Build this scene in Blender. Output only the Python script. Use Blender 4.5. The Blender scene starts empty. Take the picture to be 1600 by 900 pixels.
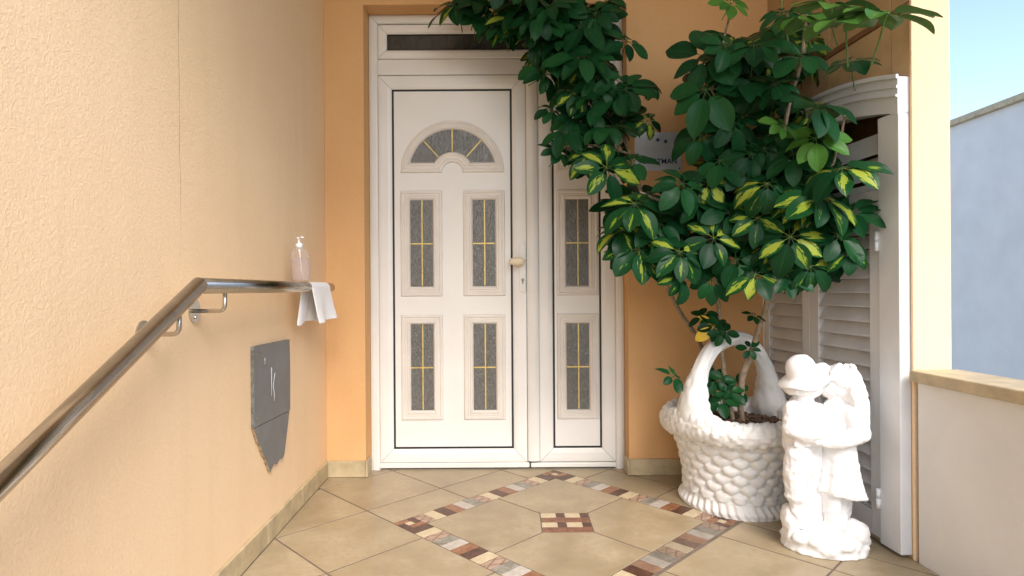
import bpy, bmesh, math, random
from mathutils import Vector, Matrix, noise as mnoise
R = math.radians
random.seed(7)
S = bpy.context.scene
COL = S.collection

# ------------------------------------------------------------------ camera, sky, sun, exposure
FOC, K, H = 943.0, 0.0065, 0.95          # focal length in photo pixels, roll, camera height
cam_d = bpy.data.cameras.new('camera'); cam = bpy.data.objects.new('camera', cam_d); COL.objects.link(cam)
cam_d.sensor_width = 36.0; cam_d.lens = FOC / 1600 * 36.0
cam_d.clip_start = 0.02; cam_d.clip_end = 2000
cam.location = (0, 0, H); cam.rotation_euler = (R(90), K, 0)
S.camera = cam

SUN_EL, SUN_AZ = 43.0, 158.0             # azimuth clockwise from +Y: the light comes from behind right, where the porch is open
W = bpy.data.worlds.new('World'); S.world = W; W.use_nodes = True
wn = W.node_tree; wn.nodes.clear()
sky = wn.nodes.new('ShaderNodeTexSky'); sky.sky_type = 'NISHITA'; sky.sun_disc = False
sky.sun_elevation = R(SUN_EL); sky.sun_rotation = R(SUN_AZ)
sky.air_density = 1.0; sky.dust_density = 1.8; sky.ozone_density = 0.6; sky.altitude = 0
bg = wn.nodes.new('ShaderNodeBackground'); bg.inputs[1].default_value = 0.15
wo = wn.nodes.new('ShaderNodeOutputWorld')
wn.links.new(sky.outputs[0], bg.inputs[0]); wn.links.new(bg.outputs[0], wo.inputs[0])

sd = bpy.data.lights.new('sun', 'SUN'); sd.energy = 1.5; sd.angle = R(32); sd.color = (1.0, 0.965, 0.92)
sun = bpy.data.objects.new('sun', sd); COL.objects.link(sun)
az, el = R(SUN_AZ), R(SUN_EL)
sdir = Vector((math.sin(az) * math.cos(el), math.cos(az) * math.cos(el), math.sin(el)))
sun.rotation_euler = (-sdir).to_track_quat('-Z', 'Y').to_euler()
sun.location = sdir * 20

vs = S.view_settings
vs.view_transform = 'Standard'; vs.look = 'None'; vs.exposure = 1.32; vs.gamma = 1.0; vs.use_curve_mapping = False

# ------------------------------------------------------------------ helpers
def at(px, py, Y):
    """measured photo pixel at a known distance -> metres"""
    a, b = px - 800.0, py - 450.0
    return Vector(((a - K * b) * Y / FOC, Y, H - (b + K * a) * Y / FOC))

def link(o, parent=None):
    COL.objects.link(o)
    if parent is not None: o.parent = parent
    return o

def tag(o, label=None, cat=None, group=None, kind=None):
    if label: o['label'] = label
    if cat: o['category'] = cat
    if group: o['group'] = group
    if kind: o['kind'] = kind
    return o

def empty(name, loc=(0, 0, 0), rz=0.0, parent=None):
    o = bpy.data.objects.new(name, None); o.location = loc; o.rotation_euler = (0, 0, rz)
    o.empty_display_size = 0.05
    return link(o, parent)

class MB:
    def __init__(s): s.v = []; s.f = []; s.sm = []
    def add(s, vs_, fs, smooth=False):
        n = len(s.v); s.v += [tuple(p) for p in vs_]
        for f in fs: s.f.append(tuple(i + n for i in f)); s.sm.append(smooth)
    def box(s, x0, x1, y0, y1, z0, z1):
        s.add([(x0,y0,z0),(x1,y0,z0),(x1,y1,z0),(x0,y1,z0),(x0,y0,z1),(x1,y0,z1),(x1,y1,z1),(x0,y1,z1)],
              [(3,2,1,0),(4,5,6,7),(0,1,5,4),(1,2,6,5),(2,3,7,6),(3,0,4,7)])
    def prism(s, poly, y0, y1):
        """polygon in xz (seen from -y), from front y0 to back y1"""
        n = len(poly)
        s.add([(x, y0, z) for x, z in poly] + [(x, y1, z) for x, z in poly],
              [tuple(range(n)), tuple(range(2*n-1, n-1, -1))] + [(i, i+n, (i+1) % n + n, (i+1) % n) for i in range(n)])
    def slab(s, poly, z0, z1, ch=0.0):
        """polygon in xy (counter-clockwise), extruded up, with a chamfered top edge"""
        n = len(poly)
        if ch > 0:
            c = Vector((sum(p[0] for p in poly)/n, sum(p[1] for p in poly)/n))
            top = []
            for i in range(n):
                p = Vector(poly[i]); a = (Vector(poly[i-1]) - p); b = (Vector(poly[(i+1) % n]) - p)
                la, lb = a.length, b.length
                a.normalize(); b.normalize()
                sn = max(0.3, abs(a.x*b.y - a.y*b.x))
                q = p + (a + b) * (min(ch, la*0.3, lb*0.3) / sn)
                top.append((q.x, q.y, z1))
            mid = [(p[0], p[1], z1 - ch) for p in poly]
            vsl = [(p[0], p[1], z0) for p in poly] + mid + top
            fs = [tuple(range(2*n, 3*n))]
            for i in range(n):
                j = (i+1) % n
                fs += [(i, j, j+n, i+n), (i+n, j+n, j+2*n, i+2*n)]
            s.add(vsl, fs)
        else:
            s.add([(p[0], p[1], z0) for p in poly] + [(p[0], p[1], z1) for p in poly],
                  [tuple(range(n-1, -1, -1)), tuple(range(n, 2*n))] + [(i, (i+1) % n, (i+1) % n + n, i+n) for i in range(n)])
    def tube(s, pts, rad, seg=12, cap=True):
        pts = [Vector(p) for p in pts]; n = len(pts)
        rads = rad if isinstance(rad, (list, tuple)) else [rad]*n
        t0 = (pts[1]-pts[0]).normalized()
        up = Vector((0,0,1)) if abs(t0.z) < 0.9 else Vector((0,1,0))
        nx = t0.cross(up).normalized()
        vsl = []
        for i in range(n):
            if i == 0: t = pts[1]-pts[0]
            elif i == n-1: t = pts[-1]-pts[-2]
            else: t = (pts[i+1]-pts[i]).normalized() + (pts[i]-pts[i-1]).normalized()
            t.normalize()
            nx = (nx - t*nx.dot(t)).normalized(); ny = t.cross(nx)
            k = 1.0
            if 0 < i < n-1:
                c = max(0.5, t.dot((pts[i]-pts[i-1]).normalized())); k = 1.0
            for j in range(seg):
                a = 2*math.pi*j/seg
                vsl.append(pts[i] + (nx*math.cos(a) + ny*math.sin(a))*rads[i]*k)
        fs = []
        for i in range(n-1):
            for j in range(seg):
                fs.append((i*seg+j, i*seg+(j+1) % seg, (i+1)*seg+(j+1) % seg, (i+1)*seg+j))
        if cap: fs += [tuple(range(seg-1, -1, -1)), tuple(range((n-1)*seg, n*seg))]
        s.add(vsl, fs, True)
    def lathe(s, prof, cx=0, cy=0, cz=0, seg=24, sx=1.0, sy=1.0):
        n = len(prof); vsl = []
        for r, z in prof:
            for j in range(seg):
                a = 2*math.pi*j/seg; vsl.append((cx+r*sx*math.cos(a), cy+r*sy*math.sin(a), cz+z))
        fs = [(i*seg+j, i*seg+(j+1) % seg, (i+1)*seg+(j+1) % seg, (i+1)*seg+j) for i in range(n-1) for j in range(seg)]
        if prof[0][0] > 1e-6: fs.append(tuple(range(seg-1, -1, -1)))
        if prof[-1][0] > 1e-6: fs.append(tuple(range((n-1)*seg, n*seg)))
        s.add(vsl, fs, True)
    def ellipsoid(s, c, r, rot=None, nu=20, nv=12):
        M = rot.to_matrix() if rot is not None else Matrix.Identity(3)
        c = Vector(c); vsl = [c + M @ Vector((0,0,-r[2]))]
        for i in range(1, nv):
            ph = -math.pi/2 + math.pi*i/nv
            for j in range(nu):
                a = 2*math.pi*j/nu
                vsl.append(c + M @ Vector((r[0]*math.cos(ph)*math.cos(a), r[1]*math.cos(ph)*math.sin(a), r[2]*math.sin(ph))))
        vsl.append(c + M @ Vector((0,0,r[2])))
        fs = [(0, 1+(j+1) % nu, 1+j) for j in range(nu)]
        for i in range(nv-2):
            for j in range(nu):
                a0 = 1+i*nu; fs.append((a0+j, a0+(j+1) % nu, a0+nu+(j+1) % nu, a0+nu+j))
        l = len(vsl)-1; a0 = 1+(nv-2)*nu
        fs += [(a0+j, a0+(j+1) % nu, l) for j in range(nu)]
        s.add(vsl, fs, True)
    def grid(s, fn, nu, nv, wrap_u=False, smooth=True):
        vsl = [fn(i, j) for j in range(nv) for i in range(nu)]
        fs = []
        for j in range(nv-1):
            for i in range(nu if wrap_u else nu-1):
                i2 = (i+1) % nu; fs.append((j*nu+i, j*nu+i2, (j+1)*nu+i2, (j+1)*nu+i))
        s.add(vsl, fs, smooth)
    def mesh(s, name, mat):
        me = bpy.data.meshes.new(name); me.from_pydata(s.v, [], s.f)
        me.polygons.foreach_set('use_smooth', s.sm); me.update()
        if mat is not None: me.materials.append(mat)
        return me
    def build(s, name, mat, parent=None, bevel=0.0, recalc=False, loc=None, seg=2):
        me = s.mesh(name, mat)
        if recalc:
            bm = bmesh.new(); bm.from_mesh(me); bmesh.ops.recalc_face_normals(bm, faces=bm.faces); bm.to_mesh(me); bm.free()
        o = bpy.data.objects.new(name, me)
        if loc is not None: o.location = loc
        if bevel:
            m = o.modifiers.new('bevel', 'BEVEL'); m.width = bevel; m.segments = seg; m.limit_method = 'ANGLE'; m.angle_limit = R(40)
        return link(o, parent)

# ------------------------------------------------------------------ materials
def nodes_of(name):
    m = bpy.data.materials.new(name); m.use_nodes = True
    nt = m.node_tree; b = nt.nodes['Principled BSDF']
    return m, nt, b
def N(nt, t, **kw):
    n = nt.nodes.new(t)
    for k, v in kw.items(): setattr(n, k, v)
    return n
def ramp(nt, stops, src):
    r = N(nt, 'ShaderNodeValToRGB'); e = r.color_ramp.elements
    while len(e) < len(stops): e.new(0.5)
    for i, (p, c) in enumerate(stops): e[i].position = p; e[i].color = c if len(c) == 4 else (*c, 1)
    nt.links.new(src, r.inputs[0]); return r
def noise_node(nt, vec, scale, detail=4, rough=0.55, dist=0.0):
    n = N(nt, 'ShaderNodeTexNoise'); n.inputs['Scale'].default_value = scale; n.inputs['Detail'].default_value = detail
    n.inputs['Roughness'].default_value = rough; n.inputs['Distortion'].default_value = dist
    nt.links.new(vec, n.inputs['Vector']); return n
def mixc(nt, fac, a, b, mode='MIX'):
    m = N(nt, 'ShaderNodeMix', data_type='RGBA', blend_type=mode)
    for sock, v in ((m.inputs[0], fac), (m.inputs[6], a), (m.inputs[7], b)):
        if hasattr(v, 'is_output'): nt.links.new(v, sock)
        elif isinstance(v, (int, float)): sock.default_value = v
        else: sock.default_value = (*v, 1) if len(v) == 3 else v
    return m.outputs[2]
def bump(nt, b, h, strength, dist):
    n = N(nt, 'ShaderNodeBump'); n.inputs['Strength'].default_value = strength; n.inputs['Distance'].default_value = dist
    nt.links.new(h, n.inputs['Height']); nt.links.new(n.outputs[0], b.inputs['Normal']); return n
def sc3(c, k): return tuple(min(1, x*k) for x in c)

def basic(name, col, rough=0.5, var=0.08, scale=8, metal=0.0, bscale=0, bstr=0.2, bdist=0.002, spec=0.5, coord='pos', tint=None):
    m, nt, b = nodes_of(name)
    if coord == 'pos': src = N(nt, 'ShaderNodeNewGeometry').outputs['Position']
    else: src = N(nt, 'ShaderNodeTexCoord').outputs['Object']
    n = noise_node(nt, src, scale)
    hi = tint if tint else sc3(col, 1+var)
    r = ramp(nt, [(0.3, sc3(col, 1-var)), (0.7, hi)], n.outputs[0])
    nt.links.new(r.outputs[0], b.inputs['Base Color'])
    b.inputs['Roughness'].default_value = rough; b.inputs['Metallic'].default_value = metal
    b.inputs['Specular IOR Level'].default_value = spec
    if bscale:
        n2 = noise_node(nt, src, bscale, 3); bump(nt, b, n2.outputs[0], bstr, bdist)
    return m

def stucco(name, col, col2, crack=False):
    m, nt, b = nodes_of(name)
    pos = N(nt, 'ShaderNodeNewGeometry').outputs['Position']
    big = noise_node(nt, pos, 1.6, 5, 0.6)
    c = ramp(nt, [(0.3, col2), (0.68, col)], big.outputs[0]).outputs[0]
    # faint vertical runs
    mp = N(nt, 'ShaderNodeMapping'); mp.inputs['Scale'].default_value = (9, 9, 0.7); nt.links.new(pos, mp.inputs[0])
    st = noise_node(nt, mp.outputs[0], 1.0, 4)
    c = mixc(nt, ramp(nt, [(0.5, (0,0,0)), (0.8, (0.28,0.28,0.28))], st.outputs[0]).outputs[0], c, sc3(col2, 0.86))
    fine = noise_node(nt, pos, 160, 3, 0.6)
    c = mixc(nt, ramp(nt, [(0.3, (0.3,0.3,0.3)), (0.6, (0,0,0))], fine.outputs[0]).outputs[0], c, sc3(col2, 0.8))
    if crack:
        sx = N(nt, 'ShaderNodeSeparateXYZ'); nt.links.new(pos, sx.inputs[0])
        wob = noise_node(nt, pos, 5, 4)
        a = N(nt, 'ShaderNodeMath', operation='MULTIPLY_ADD'); nt.links.new(wob.outputs[0], a.inputs[0]); a.inputs[1].default_value = 0.03; nt.links.new(sx.outputs[1], a.inputs[2])
        d = N(nt, 'ShaderNodeMath', operation='SUBTRACT'); nt.links.new(a.outputs[0], d.inputs[0]); d.inputs[1].default_value = 1.672
        ab = N(nt, 'ShaderNodeMath', operation='ABSOLUTE'); nt.links.new(d.outputs[0], ab.inputs[0])
        lt = N(nt, 'ShaderNodeMath', operation='LESS_THAN'); nt.links.new(ab.outputs[0], lt.inputs[0]); lt.inputs[1].default_value = 0.0016
        zt = N(nt, 'ShaderNodeMapRange'); nt.links.new(sx.outputs[2], zt.inputs[0]); zt.inputs[1].default_value = 1.0; zt.inputs[2].default_value = 1.3
        gap = noise_node(nt, pos, 14, 3)
        gm = N(nt, 'ShaderNodeMath', operation='MULTIPLY'); nt.links.new(gap.outputs[0], gm.inputs[0]); nt.links.new(zt.outputs[0], gm.inputs[1])
        mu = N(nt, 'ShaderNodeMath', operation='MULTIPLY'); nt.links.new(lt.outputs[0], mu.inputs[0]); nt.links.new(gm.outputs[0], mu.inputs[1])
        c = mixc(nt, mu.outputs[0], c, (0.28, 0.16, 0.08))
    nt.links.new(c, b.inputs['Base Color']); b.inputs['Roughness'].default_value = 0.9; b.inputs['Specular IOR Level'].default_value = 0.2
    w = noise_node(nt, pos, 85, 6, 0.65, 1.2)
    bump(nt, b, w.outputs[0], 0.5, 0.0035)
    return m

M = {}
M['peach_pale'] = stucco('pale_peach_stucco', (0.87, 0.65, 0.425), (0.835, 0.605, 0.37), crack=True)
M['peach'] = stucco('peach_stucco', (0.72, 0.44, 0.215), (0.67, 0.39, 0.175))
M['ceiling'] = basic('porch_ceiling_paint', (0.78, 0.72, 0.62), 0.9)

def stone_tile():
    m, nt, b = nodes_of('beige_stone_tile')
    pos = N(nt, 'ShaderNodeNewGeometry').outputs['Position']
    rnd = N(nt, 'ShaderNodeObjectInfo').outputs['Random']
    add = N(nt, 'ShaderNodeVectorMath', operation='ADD'); nt.links.new(pos, add.inputs[0])
    mul = N(nt, 'ShaderNodeMath', operation='MULTIPLY'); nt.links.new(rnd, mul.inputs[0]); mul.inputs[1].default_value = 37.0
    nt.links.new(mul.outputs[0], add.inputs[1])
    a = noise_node(nt, add.outputs[0], 5.0, 6, 0.62, 0.4)
    c = ramp(nt, [(0.28, (0.27, 0.207, 0.12)), (0.5, (0.36, 0.286, 0.18)), (0.72, (0.455, 0.372, 0.25))], a.outputs[0]).outputs[0]
    d = noise_node(nt, add.outputs[0], 42, 5, 0.7)
    c = mixc(nt, ramp(nt, [(0.36, (0.45,0.45,0.45)), (0.52, (0,0,0))], d.outputs[0]).outputs[0], c, (0.34, 0.225, 0.115))
    c = mixc(nt, 0.22, c, ramp(nt, [(0, (0.75,0.75,0.75)), (1, (1,1,1))], rnd).outputs[0], 'MULTIPLY')
    nt.links.new(c, b.inputs['Base Color'])
    r = ramp(nt, [(0.3, (0.32,)*3), (0.7, (0.5,)*3)], a.outputs[0]); nt.links.new(r.outputs[0], b.inputs['Roughness'])
    bump(nt, b, d.outputs[0], 0.12, 0.001)
    return m
M['tile'] = stone_tile()
M['skirt'] = basic('skirting_stone', (0.46, 0.37, 0.225), 0.5, 0.22, 14, bscale=60, bstr=0.1)
M['grout'] = basic('dark_grout', (0.16, 0.12, 0.09), 0.9, 0.2, 20)

def listello(name, base, alt, scale=30, pattern=None):
    m, nt, b = nodes_of(name)
    pos = N(nt, 'ShaderNodeNewGeometry').outputs['Position']
    a = noise_node(nt, pos, scale, 6, 0.7, 0.8)
    c = ramp(nt, [(0.35, base), (0.65, alt)], a.outputs[0]).outputs[0]
    if pattern == 'hatch':
        for rot in (20, 70):
            mp = N(nt, 'ShaderNodeMapping'); mp.inputs['Rotation'].default_value = (0, 0, R(rot)); nt.links.new(pos, mp.inputs[0])
            wv = N(nt, 'ShaderNodeTexWave'); wv.inputs['Scale'].default_value = 9; wv.inputs['Distortion'].default_value = 0.4
            nt.links.new(mp.outputs[0], wv.inputs[0])
            c = mixc(nt, ramp(nt, [(0.9, (0,0,0)), (0.97, (0.8,0.8,0.8))], wv.outputs[0]).outputs[0], c, (0.16, 0.08, 0.05))
    if pattern == 'speck':
        d = noise_node(nt, pos, 130, 2)
        c = mixc(nt, ramp(nt, [(0.3, (0.8,0.8,0.8)), (0.36, (0,0,0))], d.outputs[0]).outputs[0], c, (0.2, 0.13, 0.07))
    nt.links.new(c, b.inputs['Base Color']); b.inputs['Roughness'].default_value = 0.42
    bump(nt, b, a.outputs[0], 0.15, 0.002)
    return m
M['l_dark'] = listello('listello_dark_brown', (0.05, 0.022, 0.014), (0.13, 0.06, 0.035))
M['l_orange'] = listello('listello_rust', (0.17, 0.065, 0.03), (0.34, 0.165, 0.08))
M['l_cream'] = listello('listello_cream', (0.50, 0.40, 0.25), (0.60, 0.50, 0.33), pattern='speck')
M['l_hatch'] = listello('listello_hatched_pink', (0.34, 0.225, 0.155), (0.45, 0.32, 0.235), pattern='hatch')
M['l_grey'] = listello('listello_grey_green', (0.14, 0.125, 0.09), (0.34, 0.315, 0.26))
M['l_white'] = listello('listello_pale_grey', (0.40, 0.35, 0.30), (0.53, 0.48, 0.42))
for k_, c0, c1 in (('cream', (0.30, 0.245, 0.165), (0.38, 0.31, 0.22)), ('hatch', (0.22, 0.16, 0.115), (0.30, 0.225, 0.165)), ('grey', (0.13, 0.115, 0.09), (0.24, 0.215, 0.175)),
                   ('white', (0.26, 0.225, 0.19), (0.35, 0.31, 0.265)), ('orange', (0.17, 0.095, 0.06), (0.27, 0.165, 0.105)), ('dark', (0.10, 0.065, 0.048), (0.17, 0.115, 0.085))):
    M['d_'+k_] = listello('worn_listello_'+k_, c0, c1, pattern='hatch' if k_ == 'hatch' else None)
M['l_brown'] = listello('listello_red_brown', (0.14, 0.055, 0.028), (0.29, 0.13, 0.07))

M['pvc'] = basic('white_pvc', (0.77, 0.755, 0.72), 0.38, 0.045, 3.0, tint=(0.80, 0.785, 0.755))
M['pvc_frame'] = basic('white_pvc_frame', (0.73, 0.715, 0.67), 0.4, 0.05, 2.5, tint=(0.78, 0.765, 0.73))
M['moulding'] = basic('aged_white_moulding', (0.70, 0.655, 0.60), 0.45, 0.05, 10)
M['gasket'] = basic('black_gasket', (0.012, 0.012, 0.013), 0.6)
M['gold'] = basic('gold_lead_strip', (0.62, 0.47, 0.16), 0.4, 0.2, 60, metal=0.35)
M['knob'] = basic('ivory_knob', (0.72, 0.62, 0.45), 0.3, 0.1, 30)
M['lock'] = basic('lock_metal', (0.25, 0.22, 0.17), 0.35, 0.2, 60, metal=0.8)

def glass_mat(name, base, bs, strength):
    m, nt, b = nodes_of(name)
    pos = N(nt, 'ShaderNodeNewGeometry').outputs['Position']
    mp = N(nt, 'ShaderNodeMapping'); mp.inputs['Rotation'].default_value = (0, R(35), 0); mp.inputs['Scale'].default_value = (1.0, 1.0, 0.45); nt.links.new(pos, mp.inputs[0])
    a = noise_node(nt, mp.outputs[0], bs, 3, 0.5, 1.8)
    c = ramp(nt, [(0.3, sc3(base, 0.75)), (0.7, sc3(base, 1.3))], a.outputs[0])
    nt.links.new(c.outputs[0], b.inputs['Base Color'])
    b.inputs['Roughness'].default_value = 0.16; b.inputs['Specular IOR Level'].default_value = 0.6
    bump(nt, b, a.outputs[0], strength, 0.006)
    return m
M['glass'] = glass_mat('rippled_grey_glass', (0.125, 0.125, 0.118), 75, 0.7)
M['transom_glass'] = glass_mat('dark_transom_glass', (0.05, 0.05, 0.047), 30, 0.06)

M['steel'] = basic('brushed_steel', (0.52, 0.49, 0.45), 0.2, 0.12, 25, metal=1.0, bscale=0)
M['steel_plate'] = basic('sign_steel', (0.62, 0.64, 0.66), 0.3, 0.10, 14, metal=0.45)
M['sign_ink'] = basic('navy_print', (0.012, 0.03, 0.11), 0.5)
def grey_cover():
    m, nt, b = nodes_of('grey_painted_board')
    pos = N(nt, 'ShaderNodeNewGeometry').outputs['Position']
    a = noise_node(nt, pos, 7, 6, 0.65)
    c = ramp(nt, [(0.3, (0.135, 0.138, 0.14)), (0.7, (0.185, 0.188, 0.19))], a.outputs[0]).outputs[0]
    mp = N(nt, 'ShaderNodeMapping'); mp.inputs['Scale'].default_value = (30, 45, 5); nt.links.new(pos, mp.inputs[0])
    s = noise_node(nt, mp.outputs[0], 1.0, 5, 0.6, 0.3)
    c = mixc(nt, ramp(nt, [(0.70, (0,0,0)), (0.76, (0.5,0.5,0.5))], s.outputs[0]).outputs[0], c, (0.5, 0.5, 0.5))
    nt.links.new(c, b.inputs['Base Color']); b.inputs['Roughness'].default_value = 0.55
    bump(nt, b, a.outputs[0], 0.1, 0.002)
    return m
M['cover'] = grey_cover()
M['cover_edge'] = basic('raw_board_edge', (0.34, 0.25, 0.15), 0.9, 0.5, 60, bscale=90, bstr=0.8, bdist=0.004)
M['chalk'] = basic('chalk_scratch', (0.55, 0.56, 0.57), 0.9)
def towel_mat():
    m, nt, b = nodes_of('white_terry')
    pos = N(nt, 'ShaderNodeNewGeometry').outputs['Position']
    b.inputs['Base Color'].default_value = (0.80, 0.79, 0.80, 1); b.inputs['Roughness'].default_value = 0.95
    b.inputs['Sheen Weight'].default_value = 0.3
    a = noise_node(nt, pos, 420, 2); bump(nt, b, a.outputs[0], 0.5, 0.003)
    return m
M['towel'] = towel_mat()
def clear(name, col, rough, alpha_trans=1.0, ior=1.4):
    m, nt, b = nodes_of(name)
    b.inputs['Base Color'].default_value = (*col, 1); b.inputs['Roughness'].default_value = rough
    b.inputs['Transmission Weight'].default_value = alpha_trans; b.inputs['IOR'].default_value = ior
    return m
def thin_clear(name, col, body, kd):
    m, nt, b = nodes_of(name)
    b.inputs['Base Color'].default_value = (*body, 1); b.inputs['Roughness'].default_value = 0.08
    t = N(nt, 'ShaderNodeBsdfTransparent'); t.inputs[0].default_value = (*col, 1)
    lw = N(nt, 'ShaderNodeLayerWeight'); lw.inputs[0].default_value = 0.25
    f = N(nt, 'ShaderNodeMapRange'); nt.links.new(lw.outputs['Facing'], f.inputs[0]); f.inputs[3].default_value = kd; f.inputs[4].default_value = 0.75
    mx = N(nt, 'ShaderNodeMixShader'); nt.links.new(f.outputs[0], mx.inputs[0]); nt.links.new(t.outputs[0], mx.inputs[1]); nt.links.new(b.outputs[0], mx.inputs[2])
    nt.links.new(mx.outputs[0], nt.nodes['Material Output'].inputs[0]); return m
M['bottle'] = thin_clear('clear_bottle_plastic', (0.98, 0.97, 0.97), (0.75, 0.68, 0.66), 0.06)
M['gel'] = thin_clear('pale_gel', (0.95, 0.93, 0.93), (0.72, 0.60, 0.58), 0.16)
M['pump'] = basic('white_pump_plastic', (0.82, 0.82, 0.82), 0.35, 0.02)

def plaster(name, col, dirt):
    m, nt, b = nodes_of(name)
    pos = N(nt, 'ShaderNodeNewGeometry').outputs['Position']
    a = noise_node(nt, pos, 9, 6, 0.6)
    c = ramp(nt, [(0.32, dirt), (0.6, col)], a.outputs[0]).outputs[0]
    nt.links.new(c, b.inputs['Base Color']); b.inputs['Roughness'].default_value = 0.6
    f = noise_node(nt, pos, 110, 4, 0.6); bump(nt, b, f.outputs[0], 0.25, 0.003)
    return m
M['plaster'] = plaster('painted_plaster', (0.78, 0.775, 0.755), (0.70, 0.69, 0.655))
M['statue'] = plaster('white_statue_plaster', (0.86, 0.86, 0.86), (0.83, 0.83, 0.82))
M['soil'] = basic('dark_potting_soil', (0.045, 0.024, 0.014), 0.95, 0.5, 60, bscale=120, bstr=1.0, bdist=0.01)
M['bark_chip'] = basic('bark_chip', (0.10, 0.05, 0.028), 0.9, 0.5, 50)
M['shutter'] = basic('painted_shutter', (0.72, 0.735, 0.745), 0.5, 0.06, 5, bscale=80, bstr=0.06, tint=(0.78, 0.79, 0.80))
M['slat_dirt'] = basic('weathered_shutter', (0.68, 0.685, 0.68), 0.55, 0.1, 7, tint=(0.76, 0.765, 0.765))
M['plain_white'] = basic('white_masonry_paint', (0.74, 0.73, 0.70), 0.9, 0.05, 4, bscale=60, bstr=0.4, bdist=0.004)
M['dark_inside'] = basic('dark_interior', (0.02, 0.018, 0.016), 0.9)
M['panel'] = basic('tan_cladding', (0.47, 0.315, 0.155), 0.55, 0.16, 6, tint=(0.54, 0.37, 0.19), bscale=50, bstr=0.06)
M['strip'] = basic('brown_trim', (0.20, 0.095, 0.04), 0.6, 0.2, 20)
M['stem'] = basic('grey_brown_bark', (0.26, 0.20, 0.135), 0.85, 0.35, 40, bscale=120, bstr=0.6, bdist=0.004)
M['green_stem'] = basic('green_stem', (0.12, 0.17, 0.04), 0.6, 0.2, 20)
M['ground'] = basic('pale_paving', (0.34, 0.31, 0.27), 0.9, 0.15, 2)

def leaf_mat(name, g0, g1, yellow=0.0):
    m, nt, b = nodes_of(name)
    uv = N(nt, 'ShaderNodeUVMap').outputs[0]
    sep = N(nt, 'ShaderNodeSeparateXYZ'); nt.links.new(uv, sep.inputs[0])
    at_ = N(nt, 'ShaderNodeAttribute'); at_.attribute_name = 'leaflet'
    oi = N(nt, 'ShaderNodeObjectInfo').outputs['Random']
    lr = N(nt, 'ShaderNodeMath', operation='ADD'); nt.links.new(at_.outputs['Fac'], lr.inputs[0]); nt.links.new(oi, lr.inputs[1])
    fr = N(nt, 'ShaderNodeMath', operation='FRACT'); nt.links.new(lr.outputs[0], fr.inputs[0])
    g = ramp(nt, [(0.0, g0), (1.0, g1)], fr.outputs[0]).outputs[0]
    # midrib
    ab = N(nt, 'ShaderNodeMath', operation='ABSOLUTE'); nt.links.new(sep.outputs[0], ab.inputs[0])
    g = mixc(nt, ramp(nt, [(0.0, (0.45,)*3), (0.07, (0,0,0))], ab.outputs[0]).outputs[0], g, sc3(g1, 1.7))
    if yellow > 0:
        cmb = N(nt, 'ShaderNodeCombineXYZ')
        off = N(nt, 'ShaderNodeMath', operation='MULTIPLY'); nt.links.new(lr.outputs[0], off.inputs[0]); off.inputs[1].default_value = 53.0
        ux = N(nt, 'ShaderNodeMath', operation='MULTIPLY'); nt.links.new(sep.outputs[0], ux.inputs[0]); ux.inputs[1].default_value = 2.6
        uy = N(nt, 'ShaderNodeMath', operation='MULTIPLY'); nt.links.new(sep.outputs[1], uy.inputs[0]); uy.inputs[1].default_value = 1.5
        for i, s_ in enumerate((ux, uy, off)): nt.links.new(s_.outputs[0], cmb.inputs[i])
        n1 = noise_node(nt, cmb.outputs[0], 1.6, 5, 0.6)
        # irregular blotch spreading from the midrib: noise - |u|*k + bias per leaflet
        k1 = N(nt, 'ShaderNodeMath', operation='MULTIPLY_ADD'); nt.links.new(ab.outputs[0], k1.inputs[0]); k1.inputs[1].default_value = -0.42; nt.links.new(n1.outputs[0], k1.inputs[2])
        k2 = N(nt, 'ShaderNodeMath', operation='MULTIPLY_ADD'); nt.links.new(fr.outputs[0], k2.inputs[0]); k2.inputs[1].default_value = 0.42; nt.links.new(k1.outputs[0], k2.inputs[2])
        ve = N(nt, 'ShaderNodeMath', operation='SUBTRACT'); nt.links.new(sep.outputs[1], ve.inputs[0]); ve.inputs[1].default_value = 0.5
        va = N(nt, 'ShaderNodeMath', operation='ABSOLUTE'); nt.links.new(ve.outputs[0], va.inputs[0])
        k3 = N(nt, 'ShaderNodeMath', operation='MULTIPLY_ADD'); nt.links.new(va.outputs[0], k3.inputs[0]); k3.inputs[1].default_value = -0.3; nt.links.new(k2.outputs[0], k3.inputs[2])
        e = 0.62 - yellow
        mask = ramp(nt, [(e, (0,0,0)), (e+0.02, (1,1,1))], k3.outputs[0]).outputs[0]
        yc = ramp(nt, [(0.2, (0.11, 0.21, 0.012)), (0.8, (0.28, 0.335, 0.04))], fr.outputs[0]).outputs[0]
        g = mixc(nt, mask, g, yc)
    # paler dull underside
    bf = N(nt, 'ShaderNodeNewGeometry').outputs['Backfacing']
    g = mixc(nt, bf, g, mixc(nt, 0.5, g, (0.10, 0.15, 0.06)))
    nt.links.new(g, b.inputs['Base Color']); b.inputs['Roughness'].default_value = 0.33; b.inputs['Specular IOR Level'].default_value = 0.13
    tr = N(nt, 'ShaderNodeBsdfTranslucent'); nt.links.new(g, tr.inputs[0])
    mx = N(nt, 'ShaderNodeMixShader'); mx.inputs[0].default_value = 0.12
    out = nt.nodes['Material Output']
    nt.links.new(b.outputs[0], mx.inputs[1]); nt.links.new(tr.outputs[0], mx.inputs[2]); nt.links.new(mx.outputs[0], out.inputs[0])
    return m
M['leaf'] = leaf_mat('dark_green_leaf', (0.005, 0.036, 0.012), (0.013, 0.072, 0.020))
M['leaf_var'] = leaf_mat('variegated_leaf', (0.005, 0.034, 0.011), (0.011, 0.068, 0.017), 0.015)
M['leaf_young_lit'] = leaf_mat('young_and_lit_green_leaf', (0.04, 0.13, 0.02), (0.075, 0.19, 0.03))  # young leaves, and near top leaves with skylight put into their colour
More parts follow.
